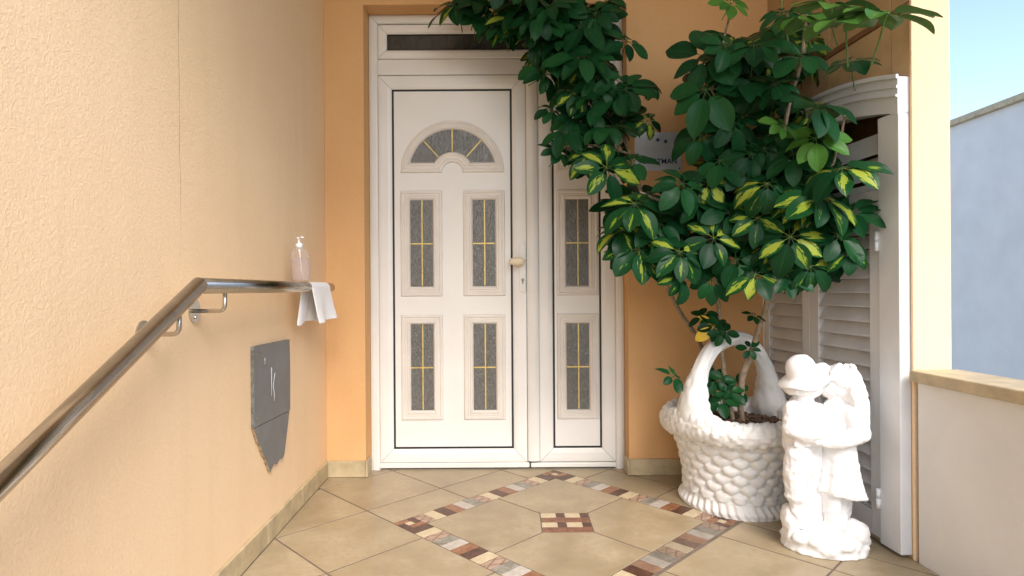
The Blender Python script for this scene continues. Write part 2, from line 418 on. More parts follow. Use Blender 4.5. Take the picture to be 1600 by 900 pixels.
M['leaf_yellow'] = basic('yellowed_leaf', (0.62, 0.42, 0.02), 0.45, 0.1, 40)

# ------------------------------------------------------------------ plan of the porch (metres, floor z = 0, x right, y away)
def XL(y): return -0.868 - 0.0253*y          # face of the left wall
def XR(y): return 1.5633 - 0.085*y           # face of the right wall
YW, YD = 3.055, 3.165                        # face of the entrance wall, face of the door frame
OL, OR_, OT = -0.745, 0.588, 2.388           # door opening
YF = 1.45                                    # front edge of the porch floor
ROOF_Z, ROOF_Y = 2.95, 0.36

# ------------------------------------------------------------------ ground, steps, roof
g = MB(); g.box(-400, 400, -400, 400, -1.20, -1.02)
tag(g.build('ground', M['ground']), kind='structure')
for i in range(5):
    m = MB(); m.box(XL(0.8)+0.004, XR(0.8)-0.004, YF-0.30*(i+1)+0.004, YF-0.30*i-0.001, -1.02, -0.17*(i+1))
    tag(m.build('porch_step', M['tile'], bevel=0.008), kind='structure')
m = MB(); m.box(-1.9, 1.78, ROOF_Y, 3.9, ROOF_Z, ROOF_Z+0.16)
tag(m.build('porch_roof', M['ceiling'], bevel=0.01), 'flat painted porch roof slab above the entrance', 'roof')

# ------------------------------------------------------------------ walls
m = MB(); m.slab([(XL(3.3)-0.25, 3.3), (XL(-1.2)-0.25, -1.2), (XL(-1.2), -1.2), (XL(3.3), 3.3)], -1.02, ROOF_Z-0.001)
left_wall = tag(m.build('stucco_side_wall', M['peach_pale'], recalc=True), 'pale peach stucco wall carrying the steel handrail', 'wall')

m = MB()
xa, xb = XL(YW)+0.001, XR(YW)-0.001
m.box(xa, OL, YW, YW+0.25, -0.05, ROOF_Z-0.002)
m.box(OR_, xb, YW, YW+0.25, -0.05, ROOF_Z-0.002)
m.box(OL, OR_, YW, YW+0.25, OT, ROOF_Z-0.002)
entrance_wall = tag(m.build('entrance_wall', M['peach']), 'deep peach stucco wall around the white front door', 'wall')

# right wall with a doorway opening for the shutters: local frame, x towards the viewer, y into the wall
RW0 = Vector((XR(3.08), 3.08, 0)); RWA = math.atan2(-0.9964, 0.0847)
def sY(y): return (3.08 - y)/0.9964
S_END = 1.0                                    # the wall ends here; beyond it the porch is open
AC, ACZ = 0.455, 0.27                         # arch centre along the wall and curvature
def arch_top(s, z0): return z0 - ACZ*(s-AC)**2
right_wall = empty('clad_side_wall', RW0, RWA)
tag(right_wall, 'tan panelled side wall above and beside the louvred shutter', 'wall')
m = MB()
m.box(-0.02, 0.03, 0.012, 0.14, -0.05, ROOF_Z-0.003)
m.box(0.93, S_END-0.012, 0.012, 0.14, -0.05, ROOF_Z-0.003)
n_ = 14
poly = [(0.03 + 0.9*i/n_, arch_top(0.03+0.9*i/n_, 1.68)) for i in range(n_+1)]
poly = poly + [(0.93, ROOF_Z-0.003), (0.03, ROOF_Z-0.003)]
m.prism(poly, 0.012, 0.14)
m.box(0.03, 0.93, 0.125, 0.14, -0.05, 1.7)
m.build('wall_core', M['strip'], right_wall, recalc=True)
m = MB(); m.box(S_END-0.0118, S_END, -0.002, 0.14, -0.05, ROOF_Z-0.004); m.build('wall_end', M['peach_pale'], right_wall, bevel=0.003)
# cladding panels: joints at the measured places
joints = [-0.012]
s_ = sY(2.546); 
joints += [s_ - 0.364, s_, s_ + 0.364, s_ + 0.728, s_ + 1.092, s_ + 1.456, s_+1.82, S_END-0.0118]
joints = sorted(j for j in joints if j <= S_END-0.0118)
def panel(s0, s1, z0, z1):
    q = MB(); q.box(s0+0.0022, s1-0.0022, 0.0, 0.011, z0+0.002, z1-0.002)
    q.build('cladding_panel', M['panel'], right_wall, bevel=0.0015, seg=1)
for i in range(len(joints)-1):
    s0, s1 = joints[i], joints[i+1]
    if s1 - s0 < 0.02: continue
    panel(s0, s1, 1.937, ROOF_Z-0.006)
    if s0 >= 0.98:
        for z0, z1 in ((-0.0, 0.62), (0.62, 1.27), (1.27, 1.913)): panel(s0, s1, z0, z1)
    elif s1 <= 0.98: 
        # panel whose lower edge follows the arch
        q = MB(); a0, a1 = s0+0.0022, s1-0.0022
        ss = [a0+(a1-a0)*k/5 for k in range(6)]
        q.prism([(a, arch_top(a, 1.66)) for a in ss] + [(a1, 1.911), (a0, 1.911)], 0.0, 0.011)
        q.build('cladding_panel', M['panel'], right_wall, recalc=True)
    else:
        q = MB(); a0, a1 = s0+0.0022, s1-0.0022
        q.prism([(a0, arch_top(a0, 1.66)), (0.93, arch_top(0.93, 1.66)), (0.93, 0.0), (a1, 0.0), (a1, 1.911), (a0, 1.911)], 0.0, 0.011)
        q.build('cladding_panel', M['panel'], right_wall, recalc=True)
q = MB(); q.box(-0.008, S_END-0.013, -0.006, 0.0105, 1.9135, 1.9345); q.build('trim_strip', M['strip'], right_wall, bevel=0.002)

m = MB(); m.box(0, 2.0, 0.0, 0.12, -1.02, 0.62); pp_ = empty('parapet', (XR(2.07), 2.07, 0), RWA)
m.build('wall_body', M['plain_white'], pp_, bevel=0.006)
m = MB(); m.box(-0.0, 2.03, -0.03, 0.15, 0.6205, 0.66); m.build('coping', M['skirt'], pp_, bevel=0.006)
tag(pp_, 'low white parapet with stone coping at the open side of the porch', 'parapet')

m = MB(); bw_ = empty('boundary_wall', (4.4, 2.0, -1.02))
m.box(0, 0.2, -7, 12, 0, 3.55); m.build('wall_body', M['plain_white'], bw_)
m = MB(); m.box(-0.04, 0.24, -7.03, 12.03, 3.551, 3.61); m.build('coping', M['skirt'], bw_, bevel=0.006)
tag(bw_, 'tall white boundary wall seen past the open side of the porch', 'wall')

# ------------------------------------------------------------------ skirting tiles
def skirt(parent, p0, p1, nrm, name='skirting_tile', h=0.083, t=0.013, up=0.0):
    p0, p1 = Vector(p0), Vector(p1); n = Vector(nrm)
    q = MB(); q.slab([(p0.x, p0.y), (p0.x+n.x*t, p0.y+n.y*t), (p1.x+n.x*t, p1.y+n.y*t), (p1.x, p1.y)], 0.001+up, h+up)
    return q.build(name, M['skirt'], parent, bevel=0.003, recalc=True)
y = YW - 0.014
while y > YF:
    y2 = max(YF, y-0.40)
    skirt(left_wall, (XL(y)+0.0005, y-0.001), (XL(y2)+0.0005, y2+0.001), (1, 0.025))
    y = y2
skirt(entrance_wall, (XL(YW)+0.0015, YW-0.0005), (OL-0.001, YW-0.0005), (0, -1))
skirt(entrance_wall, (OL-0.0005+0.0, YW-0.013), (OL-0.0005, YD-0.03), (1, 0), t=0.012)
skirt(entrance_wall, (OR_+0.001, YW-0.0005), (OR_+0.40, YW-0.0005), (0, -1))
skirt(entrance_wall, (OR_+0.402, YW-0.0005), (XR(YW)-0.016, YW-0.0005), (0, -1))
skirt(entrance_wall, (OR_+0.0005, YW-0.013), (OR_+0.0005, YD-0.03), (-1, 0), t=0.012)

# ------------------------------------------------------------------ tiled floor
floor = MB()
floor.slab([(XL(YF), YF), (XR(YF), YF), (XR(3.3), 3.3), (XL(3.3), 3.3)], -0.20, -0.0014)
floor = tag(floor.build('porch_floor', M['grout']), kind='structure')
CX, CY = 0.212, 2.445
BW, TS = 0.094, 0.40                          # border width, tile side
U = Vector((1, 1)).normalized(); V = Vector((-1, 1)).normalized()
side = 2*TS + 2*BW
Pl = Vector((CX, CY)) - U*side/2 + V*side/2   # leftmost corner of the diamond: u = 0, v = 0
def uv2xy(u, v): p = Pl + U*u + V*v; return (p.x, p.y)
def clip(poly, a, b, c):
    """keep the part where a*x + b*y <= c"""
    out = []
    for i in range(len(poly)):
        p, q = poly[i], poly[(i+1) % len(poly)]
        dp, dq = a*p[0]+b*p[1]-c, a*q[0]+b*q[1]-c
        if dp <= 0: out.append(p)
        if dp*dq < 0:
            t = dp/(dp-dq); out.append((p[0]+(q[0]-p[0])*t, p[1]+(q[1]-p[1])*t))
    return out
def area(p): return 0.5*abs(sum(p[i][0]*p[(i+1) % len(p)][1]-p[(i+1) % len(p)][0]*p[i][1] for i in range(len(p))))
def room(poly):
    poly = clip(poly, -1, -0.0253, 0.868-0.014)      # left wall skirting
    if poly: poly = clip(poly, 1, 0.085, 1.5633-0.002)
    if poly: poly = clip(poly, 0, -1, -(YF+0.002))
    if poly: poly = clip(poly, 0, 1, YD+0.02)
    return poly
def put_tile(poly, mat, name, dz=0.0, ch=0.0007):
    poly = room(poly)
    if len(poly) < 3 or area(poly) < 0.0006: return
    # drop doubled corners
    pp = [p for i, p in enumerate(poly) if (Vector(p)-Vector(poly[i-1])).length > 0.002]
    if len(pp) < 3: return
    c = (sum(p[0] for p in pp)/len(pp), sum(p[1] for p in pp)/len(pp))
    q = MB(); q.slab([(p[0]-c[0], p[1]-c[1]) for p in pp], -0.010, 0.0+dz, ch)
    q.build(name, mat, floor, loc=(c[0], c[1], 0), recalc=True)
GAP = 0.0040
def rect_uv(u0, u1, v0, v1, gp=GAP): return [uv2xy(u0+gp, v0+gp), uv2xy(u1-gp, v0+gp), uv2xy(u1-gp, v1-gp), uv2xy(u0+gp, v1-gp)]
rt = random.Random(3)
for i in range(-6, 9):
    for j in range(-9, 7):
        u0, u1, v0, v1 = 0.4*i, 0.4*i+0.4, -0.2+0.4*j, 0.2+0.4*j
        for (a0, a1) in ((u0, min(u1, 0)), (max(u0, 0), min(u1, side)), (max(u0, side), u1)):
            if a1 - a0 < 0.015: continue
            inside = a0 >= -1e-6 and a1 <= side+1e-6
            if not inside: put_tile(rect_uv(a0, a1, v0, v1), M['tile'], 'floor_tile', rt.uniform(-0.0003, 0.0003))
            else:
                for (b0, b1) in ((v0, min(v1, -side)), (max(v0, 0), v1)):
                    if b1 - b0 > 0.015: put_tile(rect_uv(a0, a1, b0, b1), M['tile'], 'floor_tile', rt.uniform(-0.0003, 0.0003))
# the four tiles inside the border, their inner corners cut by the small square
hs = 0.100
for (iu, iv) in ((0, 0), (1, 0), (0, 1), (1, 1)):
    u0 = BW + TS*iu; v1 = -BW - TS*iv
    p = rect_uv(u0, u0+TS, v1-TS, v1)
    cx_, cy_ = sum(q[0] for q in p)/4-CX, sum(q[1] for q in p)/4-CY
    if abs(cx_) > abs(cy_): p = clip(p, -math.copysign(1, cx_), 0, -(math.copysign(1, cx_)*CX + hs + 0.003))
    else: p = clip(p, 0, -math.copysign(1, cy_), -(math.copysign(1, cy_)*CY + hs + 0.003))
    put_tile(p, M['tile'], 'floor_tile')
for ix in (0, 1):
    for iy in (0, 1):
        x0 = CX - hs + ix*hs + 0.002; x1 = x0 + hs - 0.004; y0 = CY - hs + iy*hs + 0.002; y1 = y0 + hs - 0.004
        ym = y0 + 0.048; xm = x0 + 0.062
        for (a0, a1, b0, b1, mt) in ((x0, x1, y0, ym, 'l_brown'), (x0, xm, ym+0.0007, y1, 'l_cream'), (xm+0.0007, x1, ym+0.0007, y1, 'l_dark')):
            put_tile([(a0, b0), (a1, b0), (a1, b1), (a0, b1)], M[mt], 'mosaic_piece', 0, 0.0006)
# border strips: 15 printed pieces along each side between the corner squares
seq = ['l_cream', 'l_hatch', 'l_grey', 'l_white', 'l_orange', 'l_dark']
n15 = 15; st = 2*TS/n15
for k in range(n15):
    a0, a1 = BW + st*k, BW + st*(k+1)
    g_ = 0.0009
    put_tile(rect_uv(a0, a1, -BW, 0, g_), M[['l_hatch', 'l_cream', 'l_dark', 'l_orange', 'l_white', 'l_grey'][k % 6]], 'border_piece', 0, 0.0006)
    put_tile(rect_uv(0, BW, -a1, -a0, g_), M[(['l_dark']+seq)[k] if k < 7 else seq[(k-1) % 6]], 'border_piece', 0, 0.0006)
    put_tile(rect_uv(side-BW, side, -a1, -a0, g_), M[(['l_dark']+seq)[k] if k < 7 else seq[(k-1) % 6]], 'border_piece', 0, 0.0006)
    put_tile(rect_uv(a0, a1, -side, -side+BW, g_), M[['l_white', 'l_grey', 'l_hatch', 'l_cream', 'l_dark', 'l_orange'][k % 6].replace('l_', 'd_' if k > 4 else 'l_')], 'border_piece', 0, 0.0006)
for (cu, cv) in ((0, 0), (side-BW, 0), (0, -side+BW), (side-BW, -side+BW)):
    t3 = BW/3
    put_tile(rect_uv(cu+t3, cu+2*t3, cv-2*t3, cv-t3, 0.0006), M['l_cream'], 'corner_piece', 0, 0.0006)
    for (a0, a1, b0, b1, mt) in ((0, 2*t3, -t3, 0, 'l_orange'), (2*t3, BW, -2*t3, 0, 'l_dark'), (t3, BW, -BW, -2*t3, 'l_orange'), (0, t3, -BW, -t3, 'l_dark')):
        put_tile(rect_uv(cu+a0, cu+a1, cv+b0, cv+b1, 0.0006), M[mt], 'corner_piece', 0, 0.0006)

# ------------------------------------------------------------------ front door
door = empty('front_door', (0, YD, 0))
tag(door, 'white front door with half-round fanlight, side leaf and transom window', 'door')
def ring(mb, x0, x1, z0, z1, prof, y=0.0, sides='LRTB', g=0.0009):
    """mitred frame; prof = [(inset, proud)]; only the given sides"""
    def P(d, h): return [(x0+d, y-h, z0+d), (x1-d, y-h, z0+d), (x1-d, y-h, z1-d), (x0+d, y-h, z1-d)]
    loops = [P(d, h) for d, h in prof]
    idx = {'B': (0, 1), 'R': (1, 2), 'T': (2, 3), 'L': (3, 0)}
    for s_ in sides:
        i, j = idx[s_]; ax = 0 if s_ in 'BT' else 2
        vsl, fs = [], []
        for lp in loops:
            a, b = list(lp[i]), list(lp[j]); sg = 1 if b[ax] > a[ax] else -1
            a[ax] += sg*g; b[ax] -= sg*g
            vsl += [tuple(a), tuple(b)]
        for k in range(len(loops)-1): fs.append((2*k, 2*k+1, 2*k+3, 2*k+2))
        mb.add(vsl, fs)
def frame_sides(name, x0, x1, z0, z1, prof, mat, parent, y=0.0, sides='LRTB', names=None):
    for s_ in sides:
        q = MB(); ring(q, x0, x1, z0, z1, prof, y, s_)
        q.build('rail' if s_ in 'TB' else 'stile', mat, parent)

# masonry-side backing so that nothing behind shows through the joints
m = MB(); m.box(OL+0.002, OR_-0.002, 0.04, 0.07, 0.012, OT-0.002); m.build('backing', M['gasket'], door)
# outer frame: jambs and head
fx0, fx1, fz1 = OL+0.001, OR_-0.001, OT-0.001
FP = [(0, -0.045), (0, -0.004), (0.003, 0.0), (0.016, 0.004), (0.036, 0.004), (0.044, -0.001), (0.0475, -0.006), (0.0475, -0.05)]
for s_, nm in (('L', 'jamb'), ('R', 'jamb'), ('T', 'head')):
    q = MB(); ring(q, fx0, fx1, -0.06, fz1, FP, 0.0, s_); q.build(nm, M['pvc_frame'], door)
# threshold
q = MB(); q.box(-0.70, 0.0865, -0.004, 0.05, 0.009, 0.036); q.build('threshold', M['pvc_frame'], door, bevel=0.004)
q = MB(); q.box(0.0925, 0.54, -0.004, 0.05, 0.009, 0.034); q.build('threshold', M['pvc_frame'], door, bevel=0.004)
q = MB(); q.box(0.084, 0.093, -0.002, 0.02, 0.012, 0.045); q.build('gap_shade', M['gasket'], door)  # black block painted in for the shade of the gap between the thresholds
# transom window
q = MB(); q.box(-0.6975, 0.5400, -0.002, 0.04, 2.070, 2.152); q.build('transom_rail', M['pvc_frame'], door, bevel=0.003)
tw = empty('transom_window', (0, 0, 0), 0, door)
SP = [(0, -0.03), (0, 0.001), (0.004, 0.005), (0.03, 0.006), (0.041, 0.003), (0.048, -0.006), (0.048, -0.016)]
frame_sides('sash', -0.6955, 0.538, 2.1545, 2.333, SP, M['pvc'], tw)
q = MB(); q.box(-0.650, 0.492, 0.009, 0.014, 2.198, 2.289); q.build('pane', M['transom_glass'], tw)
q = MB(); ring(q, -0.6475, 0.490, 2.2025, 2.285, [(0, -0.004), (0.0045, -0.003), (0.0045, -0.009)], 0.0); q.build('gasket', M['gasket'], tw)

MOULD = [(0.0, -0.001), (0.0, 0.004), (0.06, 0.0095), (0.26, 0.0105), (0.34, 0.007), (0.40, 0.007), (0.44, 0.0085), (0.64, 0.0085), (0.70, 0.012), (0.84, 0.012), (0.93, 0.008), (1.0, 0.003), (1.0, -0.002)]
LEAFP = [(0, -0.03), (0, 0.002), (0.004, 0.007), (0.02, 0.009), (0.05, 0.009), (0.064, 0.006), (0.073, 0.0), (0.073, -0.02)]
def rect_light(parent, x0, x1, z0, z1, yp, bars=True, ins=0.05):
    q = MB(); ring(q, x0, x1, z0, z1, [(t*ins, h) for t, h in MOULD], yp, g=0.0002); q.build('moulding', M['moulding'], parent)
    gx0, gx1, gz0, gz1 = x0+ins, x1-ins, z0+ins, z1-ins
    q = MB(); q.box(gx0-0.002, gx1+0.002, yp-0.0025, yp+0.001, gz0-0.002, gz1+0.002); q.build('pane', M['glass'], parent)
    if bars:
        xm, zm = (gx0+gx1)/2+0.003, (gz0+gz1)/2-0.002
        q = MB(); q.box(xm-0.0032, xm+0.0032, yp-0.0050, yp-0.0024, gz0+0.004, gz1-0.001); q.build('gold_bar', M['gold'], parent)
        q = MB(); q.box(gx0+0.001, gx1-0.001, yp-0.0056, yp-0.0024, zm-0.0034, zm+0.0034); q.build('gold_bar', M['gold'], parent)
def leaf_frame(parent, x0, x1, z0, z1):
    frame_sides('leaf', x0, x1, z0, z1, LEAFP, M['pvc'], parent)
    a = 0.073
    q = MB(); ring(q, x0+a-0.001, x1-a+0.001, z0+a-0.001, z1-a+0.001, [(0, 0.0005), (0.011, 0.0005), (0.011, -0.004)], 0.0, g=0); q.build('gasket', M['gasket'], parent)
    q = MB(); q.box(x0+a+0.0085, x1-a-0.0085, 0.001-0.0012, 0.02, z0+a+0.0085, z1-a-0.0085); q.build('infill_panel', M['pvc'], parent)

YP = -0.0002
leaf = empty('door_leaf', (0, 0, 0), 0, door)
leaf_frame(leaf, -0.6965, 0.0770, 0.0375, 2.0665)
for (a0, a1) in ((-0.581, -0.363), (-0.2535, -0.0355)):
    rect_light(leaf, a0, a1, 0.910, 1.463, YP); rect_light(leaf, a0, a1, 0.262, 0.813, YP)
# fanlight
AX, AZ = -0.308, 1.557
def fan_loop(t, h, n=40):
    Ro, ri, bz = 0.271-0.045*t, 0.054+0.054*t, 0.053*t
    ao = math.asin(bz/Ro); ai = math.asin(bz/ri)
    pts = []
    for i in range(n+1):
        a = ao + (math.pi-2*ao)*i/n; pts.append((AX+Ro*math.cos(a), YP-h, AZ+Ro*math.sin(a)))
    for i in range(n+1):
        a = math.pi-ai - (math.pi-2*ai)*i/n; pts.append((AX+ri*math.cos(a), YP-h, AZ+ri*math.sin(a)))
    return pts
loops = [fan_loop(t, h) for t, h in MOULD]
q = MB(); nl = len(loops[0]); fs = []
for k in range(len(loops)-1):
    for i in range(nl): j = (i+1) % nl; fs.append((k*nl+i, k*nl+j, (k+1)*nl+j, (k+1)*nl+i))
q.add([p for lp in loops for p in lp], fs, False)
q.build('fan_moulding', M['moulding'], leaf, recalc=True)
lp = fan_loop(1.02, 0.0025); nh = 41
q = MB(); q.add(lp, [(i, i+1, nl-2-i, nl-1-i) for i in range(nh-1)]); q.build('fan_pane', M['glass'], leaf, recalc=True)
for ang in (48, 90, 132):
    ca, sa = math.cos(R(ang)), math.sin(R(ang)); w = 0.003
    q = MB(); p0, p1 = 0.110, 0.2255
    q.prism([(AX+p0*ca+w*sa, AZ+p0*sa-w*ca), (AX+p1*ca+w*sa, AZ+p1*sa-w*ca), (AX+p1*ca-w*sa, AZ+p1*sa+w*ca), (AX+p0*ca-w*sa, AZ+p0*sa+w*ca)], YP-0.005, YP-0.0024)
    q.build('gold_bar', M['gold'], leaf, recalc=True)
# handle: long plate, oval knob, key hole
q = MB()
plate = []
for i in range(13): a = math.pi*i/12; plate.append((0.054+0.0165*math.cos(a), 1.168+0.0165*math.sin(a)))
for i in range(13): a = math.pi+math.pi*i/12; plate.append((0.056+0.0165*math.cos(a), 0.941+0.0165*math.sin(a)))
q.prism(plate, -0.0175, -0.008); q.build('handle_plate', M['pvc'], leaf, bevel=0.0025, recalc=True)
q = MB(); q.tube([(0.05, -0.016, 1.087), (0.05, -0.045, 1.087)], 0.010, 14)
q.ellipsoid((0.028, -0.055, 1.087), (0.043, 0.018, 0.0235)); q.build('knob', M['knob'], leaf)
q = MB(); kz = 0.992
q.prism([(0.0565+0.0085*math.cos(a), kz+0.0085*math.sin(a)) for a in [R(-60+30*i) for i in range(11)]] + [(0.0522, kz-0.02), (0.0608, kz-0.02)], -0.0200, -0.0170)
q.build('lock_cylinder', M['lock'], leaf, recalc=True)
q = MB(); q.box(0.0552, 0.0578, -0.0206, -0.0195, kz-0.017, kz+0.002); q.build('keyhole', M['gasket'], leaf)
# rounded cover strip between the leaves
q = MB(); n = 10
prof = [(0.0785+0.060*i/n, -0.006-0.016*math.sin(math.pi*min(1, 0.08+0.84*i/n))**0.5) for i in range(n+1)]
prof = [(0.0785, 0.02)] + prof + [(0.1385, 0.02)]
q.add([(x, y_, 0.046) for x, y_ in prof] + [(x, y_, 2.0665) for x, y_ in prof], [(i, i+1, i+1+len(prof), i+len(prof)) for i in range(len(prof)-1)] + [tuple(range(len(prof)-1, -1, -1))], False)
q.build('cover_strip', M['pvc_frame'], door, recalc=True)
# side leaf
sl = empty('side_leaf', (0, 0, 0), 0, door)
leaf_frame(sl, 0.1395, 0.5395, 0.0375, 2.0665)
for (z0, z1) in ((0.910, 1.463), (0.262, 0.813)): rect_light(sl, 0.2345, 0.4525, z0, z1, YP)
rect_light(sl, 0.2345, 0.4525, 1.557, 1.828, YP)

# ------------------------------------------------------------------ handrail on the left wall
def XH(y): return XL(y) + 0.090
rail = empty('handrail', (XH(2.2), 2.2, 0.0))
tag(rail, 'polished steel tube handrail bending down along the pale wall', 'handrail')
rl = rail.location.copy()
def RP(p): return Vector(p) - rl
yb, zb = 1.574, 0.962
slope = 0.49
q = MB(); q.tube([RP((XH(yb-0.004), yb-0.002, zb-0.001)), RP((XH(2.822), 2.822, zb-0.004)), RP((XH(2.832), 2.832, zb-0.004)), RP((XH(2.837), 2.837, zb-0.004))], [0.0212, 0.0212, 0.018, 0.010], 28); q.build('level_tube', M['steel'], rail)
q = MB(); q.tube([RP((XH(yb+0.006), yb+0.006, zb+0.002)), RP((XH(0.0), 0.0, zb-slope*yb))], 0.0214, 28); q.build('sloping_tube', M['steel'], rail)
for (by, bz) in ((1.727, zb), (1.477, zb-slope*(yb-1.477)), (2.70, zb), (0.75, zb-slope*(yb-0.75))):
    xw = XL(by); xr = XH(by); zl = bz-0.072
    pts = [(xw+0.003, by, zl)] + [(xr-0.016+0.016*math.sin(a), by, zl+0.016-0.016*math.cos(a)) for a in [R(15*i) for i in range(7)]] + [(xr, by, bz-0.018)]
    q = MB(); q.tube([RP(p) for p in pts], 0.006, 12); br = q.build('bracket', M['steel'], rail)
    q = MB(); seg = 24
    c = RP((xw, by, zl))
    q.add([c+Vector((0.0005, 0.030*math.cos(2*math.pi*i/seg), 0.034*math.sin(2*math.pi*i/seg))) for i in range(seg)] + [c+Vector((0.005, 0.030*math.cos(2*math.pi*i/seg), 0.034*math.sin(2*math.pi*i/seg))) for i in range(seg)],
          [tuple(range(seg-1, -1, -1)), tuple(range(seg, 2*seg))] + [(i, (i+1) % seg, (i+1) % seg+seg, i+seg) for i in range(seg)])
    q.build('wall_plate', M['steel'], br)
    q = MB(); q.ellipsoid(c+Vector((0.006, 0.0, -0.018)), (0.004, 0.005, 0.005), None, 10, 6); q.build('screw', M['steel'], br)

# ------------------------------------------------------------------ towel over the rail
tw0 = Vector((XH(2.61), 2.61, zb-0.004))
rr = 0.0238
def towel_pt(i, j, nu=26, nv=44):
    v = j/(nv-1); u = i/(nu-1)
    Lb, La, Lf = 0.150, math.pi*rr, 0.152
    s_ = v*(Lb+La+Lf)
    y0 = -0.135 + 0.26*u
    if s_ < Lb:
        d = Lb - s_; k = d/Lb
        x = -rr - 0.012*k + 0.010*k*math.sin(u*9+0.6) + 0.004*k*math.sin(u*21); z = -d - 0.006*k*math.cos(u*5); y_ = y0 - 0.035*k*(1-u) - 0.01*k
    elif s_ < Lb+La:
        a = math.pi - (s_-Lb)/rr; x = rr*math.cos(a); z = rr*math.sin(a); y_ = y0
    else:
        d = s_-Lb-La; k = d/Lf
        x = rr + 0.016*k*math.sin(u*7.5+0.3)*(0.4+0.6*k) + 0.012*k; z = -d + 0.012*k*u; y_ = y0 + 0.045*k*(1-u)*0.4 + 0.02*k
    return (max(x, -0.076), y_, z)
q = MB(); q.grid(towel_pt, 26, 44)
towel = q.build('hand_towel', M['towel'], loc=tw0)
sm = towel.modifiers.new('solid', 'SOLIDIFY'); sm.thickness = 0.006; sm.offset = 1.0
sb = towel.modifiers.new('sub', 'SUBSURF'); sb.levels = 1; sb.render_levels = 1
towel.rotation_euler = (0, 0, math.atan(0.0253))
tag(towel, 'small white terry towel hanging over the end of the handrail', 'towel')

# ------------------------------------------------------------------ pump bottle standing on the rail
by_ = 2.445
bt = empty('pump_bottle', (XH(by_)-0.012, by_, zb+0.0215)); bt.rotation_euler = (0, R(-3.5), 0)
tag(bt, 'clear pump bottle of hand gel standing on the steel handrail', 'bottle')
def bottle_prof(sh=0.0): return [(0.001, sh), (0.030-sh, sh), (0.0325-sh, 0.004+sh), (0.034-sh, 0.02), (0.0365-sh, 0.095), (0.036-sh, 0.105), (0.028-sh, 0.122), (0.015-sh*0.5, 0.133), (0.0125-sh*0.3, 0.137)]
q = MB(); q.lathe(bottle_prof(), seg=32, sx=1.0, sy=1.0); body = q.build('bottle_body', M['bottle'], bt)
q = MB(); pr = [(r, z) for r, z in bottle_prof(0.0018) if z < 0.1]; pr[-1] = (0.0335, 0.092); pr.append((0.0005, 0.0925)); q.lathe(pr, seg=32, sx=1.0, sy=1.0); q.build('gel', M['gel'], body)
q = MB(); q.lathe([(0.0135, 0.134), (0.0135, 0.151), (0.0115, 0.153), (0.005, 0.154), (0.0045, 0.170), (0.0075, 0.171), (0.0085, 0.176), (0.006, 0.179), (0.0005, 0.1795)], seg=20)
q.tube([(0.0, 0, 0.1752), (0.016, -0.012, 0.1755), (0.026, -0.020, 0.1735)], [0.0045, 0.004, 0.003], 10)
pump = q.build('pump_head', M['pump'], bt)
q = MB(); q.tube([(0, 0, 0.136), (0, 0, 0.112), (0.003, 0, 0.01)], [0.006, 0.0028, 0.0022], 8); q.build('dip_tube', M['pump'], pump)

# ------------------------------------------------------------------ grey cover boards on the left wall
cb = empty('meter_cover', (XL(2.3), 2.3, 0.28), math.atan(0.0253))
tag(cb, 'grey painted cover boards, lower one broken, on the pale wall', 'cover board')
def wall_plate(name, pts, t0, t1, mat, edge=None):
    q = MB(); n = len(pts)
    q.add([(t1, y_-2.3, z-0.28) for y_, z in pts] + [(t0, y_-2.3, z-0.28) for y_, z in pts],
          [tuple(range(n)), tuple(range(2*n-1, n-1, -1))] + [(i, i+n, (i+1) % n+n, (i+1) % n) for i in range(n)])
    o = q.build(name, mat, cb, recalc=True)
    if edge:
        o.data.materials.append(edge)
        for p in o.data.polygons:
            if abs(p.normal.x) < 0.5: p.material_index = 1
    return o
M['cover_pale'] = basic('pale_grey_edge', (0.13, 0.13, 0.12), 0.7, 0.6, 40)
b1 = wall_plate('upper_board', [(2.122, 0.748), (2.200, 0.749), (2.30, 0.747), (2.302, 0.742), (2.31, 0.747), (2.488, 0.744), (2.492, 0.60), (2.489, 0.453), (2.122, 0.464)], 0.001, 0.013, M['cover'], M['cover_pale'])
b2 = wall_plate('lower_board', [(2.120, 0.461), (2.486, 0.450), (2.470, 0.405), (2.424, 0.289), (2.405, 0.277), (2.37, 0.283), (2.345, 0.272), (2.31, 0.283), (2.272, 0.262), (2.258, 0.282), (2.225, 0.33), (2.205, 0.345), (2.176, 0.392), (2.160, 0.40), (2.138, 0.435)], 0.001, 0.011, M['cover'], M['cover_edge'])
for (y_, z, par, t) in ((2.145, 0.722, b1, 0.013), (2.468, 0.728, b1, 0.013), (2.145, 0.492, b1, 0.013), (2.165, 0.437, b2, 0.011), (2.468, 0.435, b2, 0.011)):
    q = MB(); q.ellipsoid((t, y_-2.3, z-0.28), (0.003, 0.008, 0.008), None, 10, 6); q.build('screw', M['lock'], par)
for (pts) in ([(2.285, 0.655), (2.283, 0.548)], [(2.320, 0.630), (2.300, 0.585), (2.312, 0.55), (2.310, 0.525)], [(2.216, 0.690), (2.221, 0.70), (2.219, 0.675)]):
    q = MB(); q.tube([(0.0133, y_-2.3, z-0.28) for y_, z in pts], 0.0015, 5); q.build('chalk_mark', M['chalk'], b1)

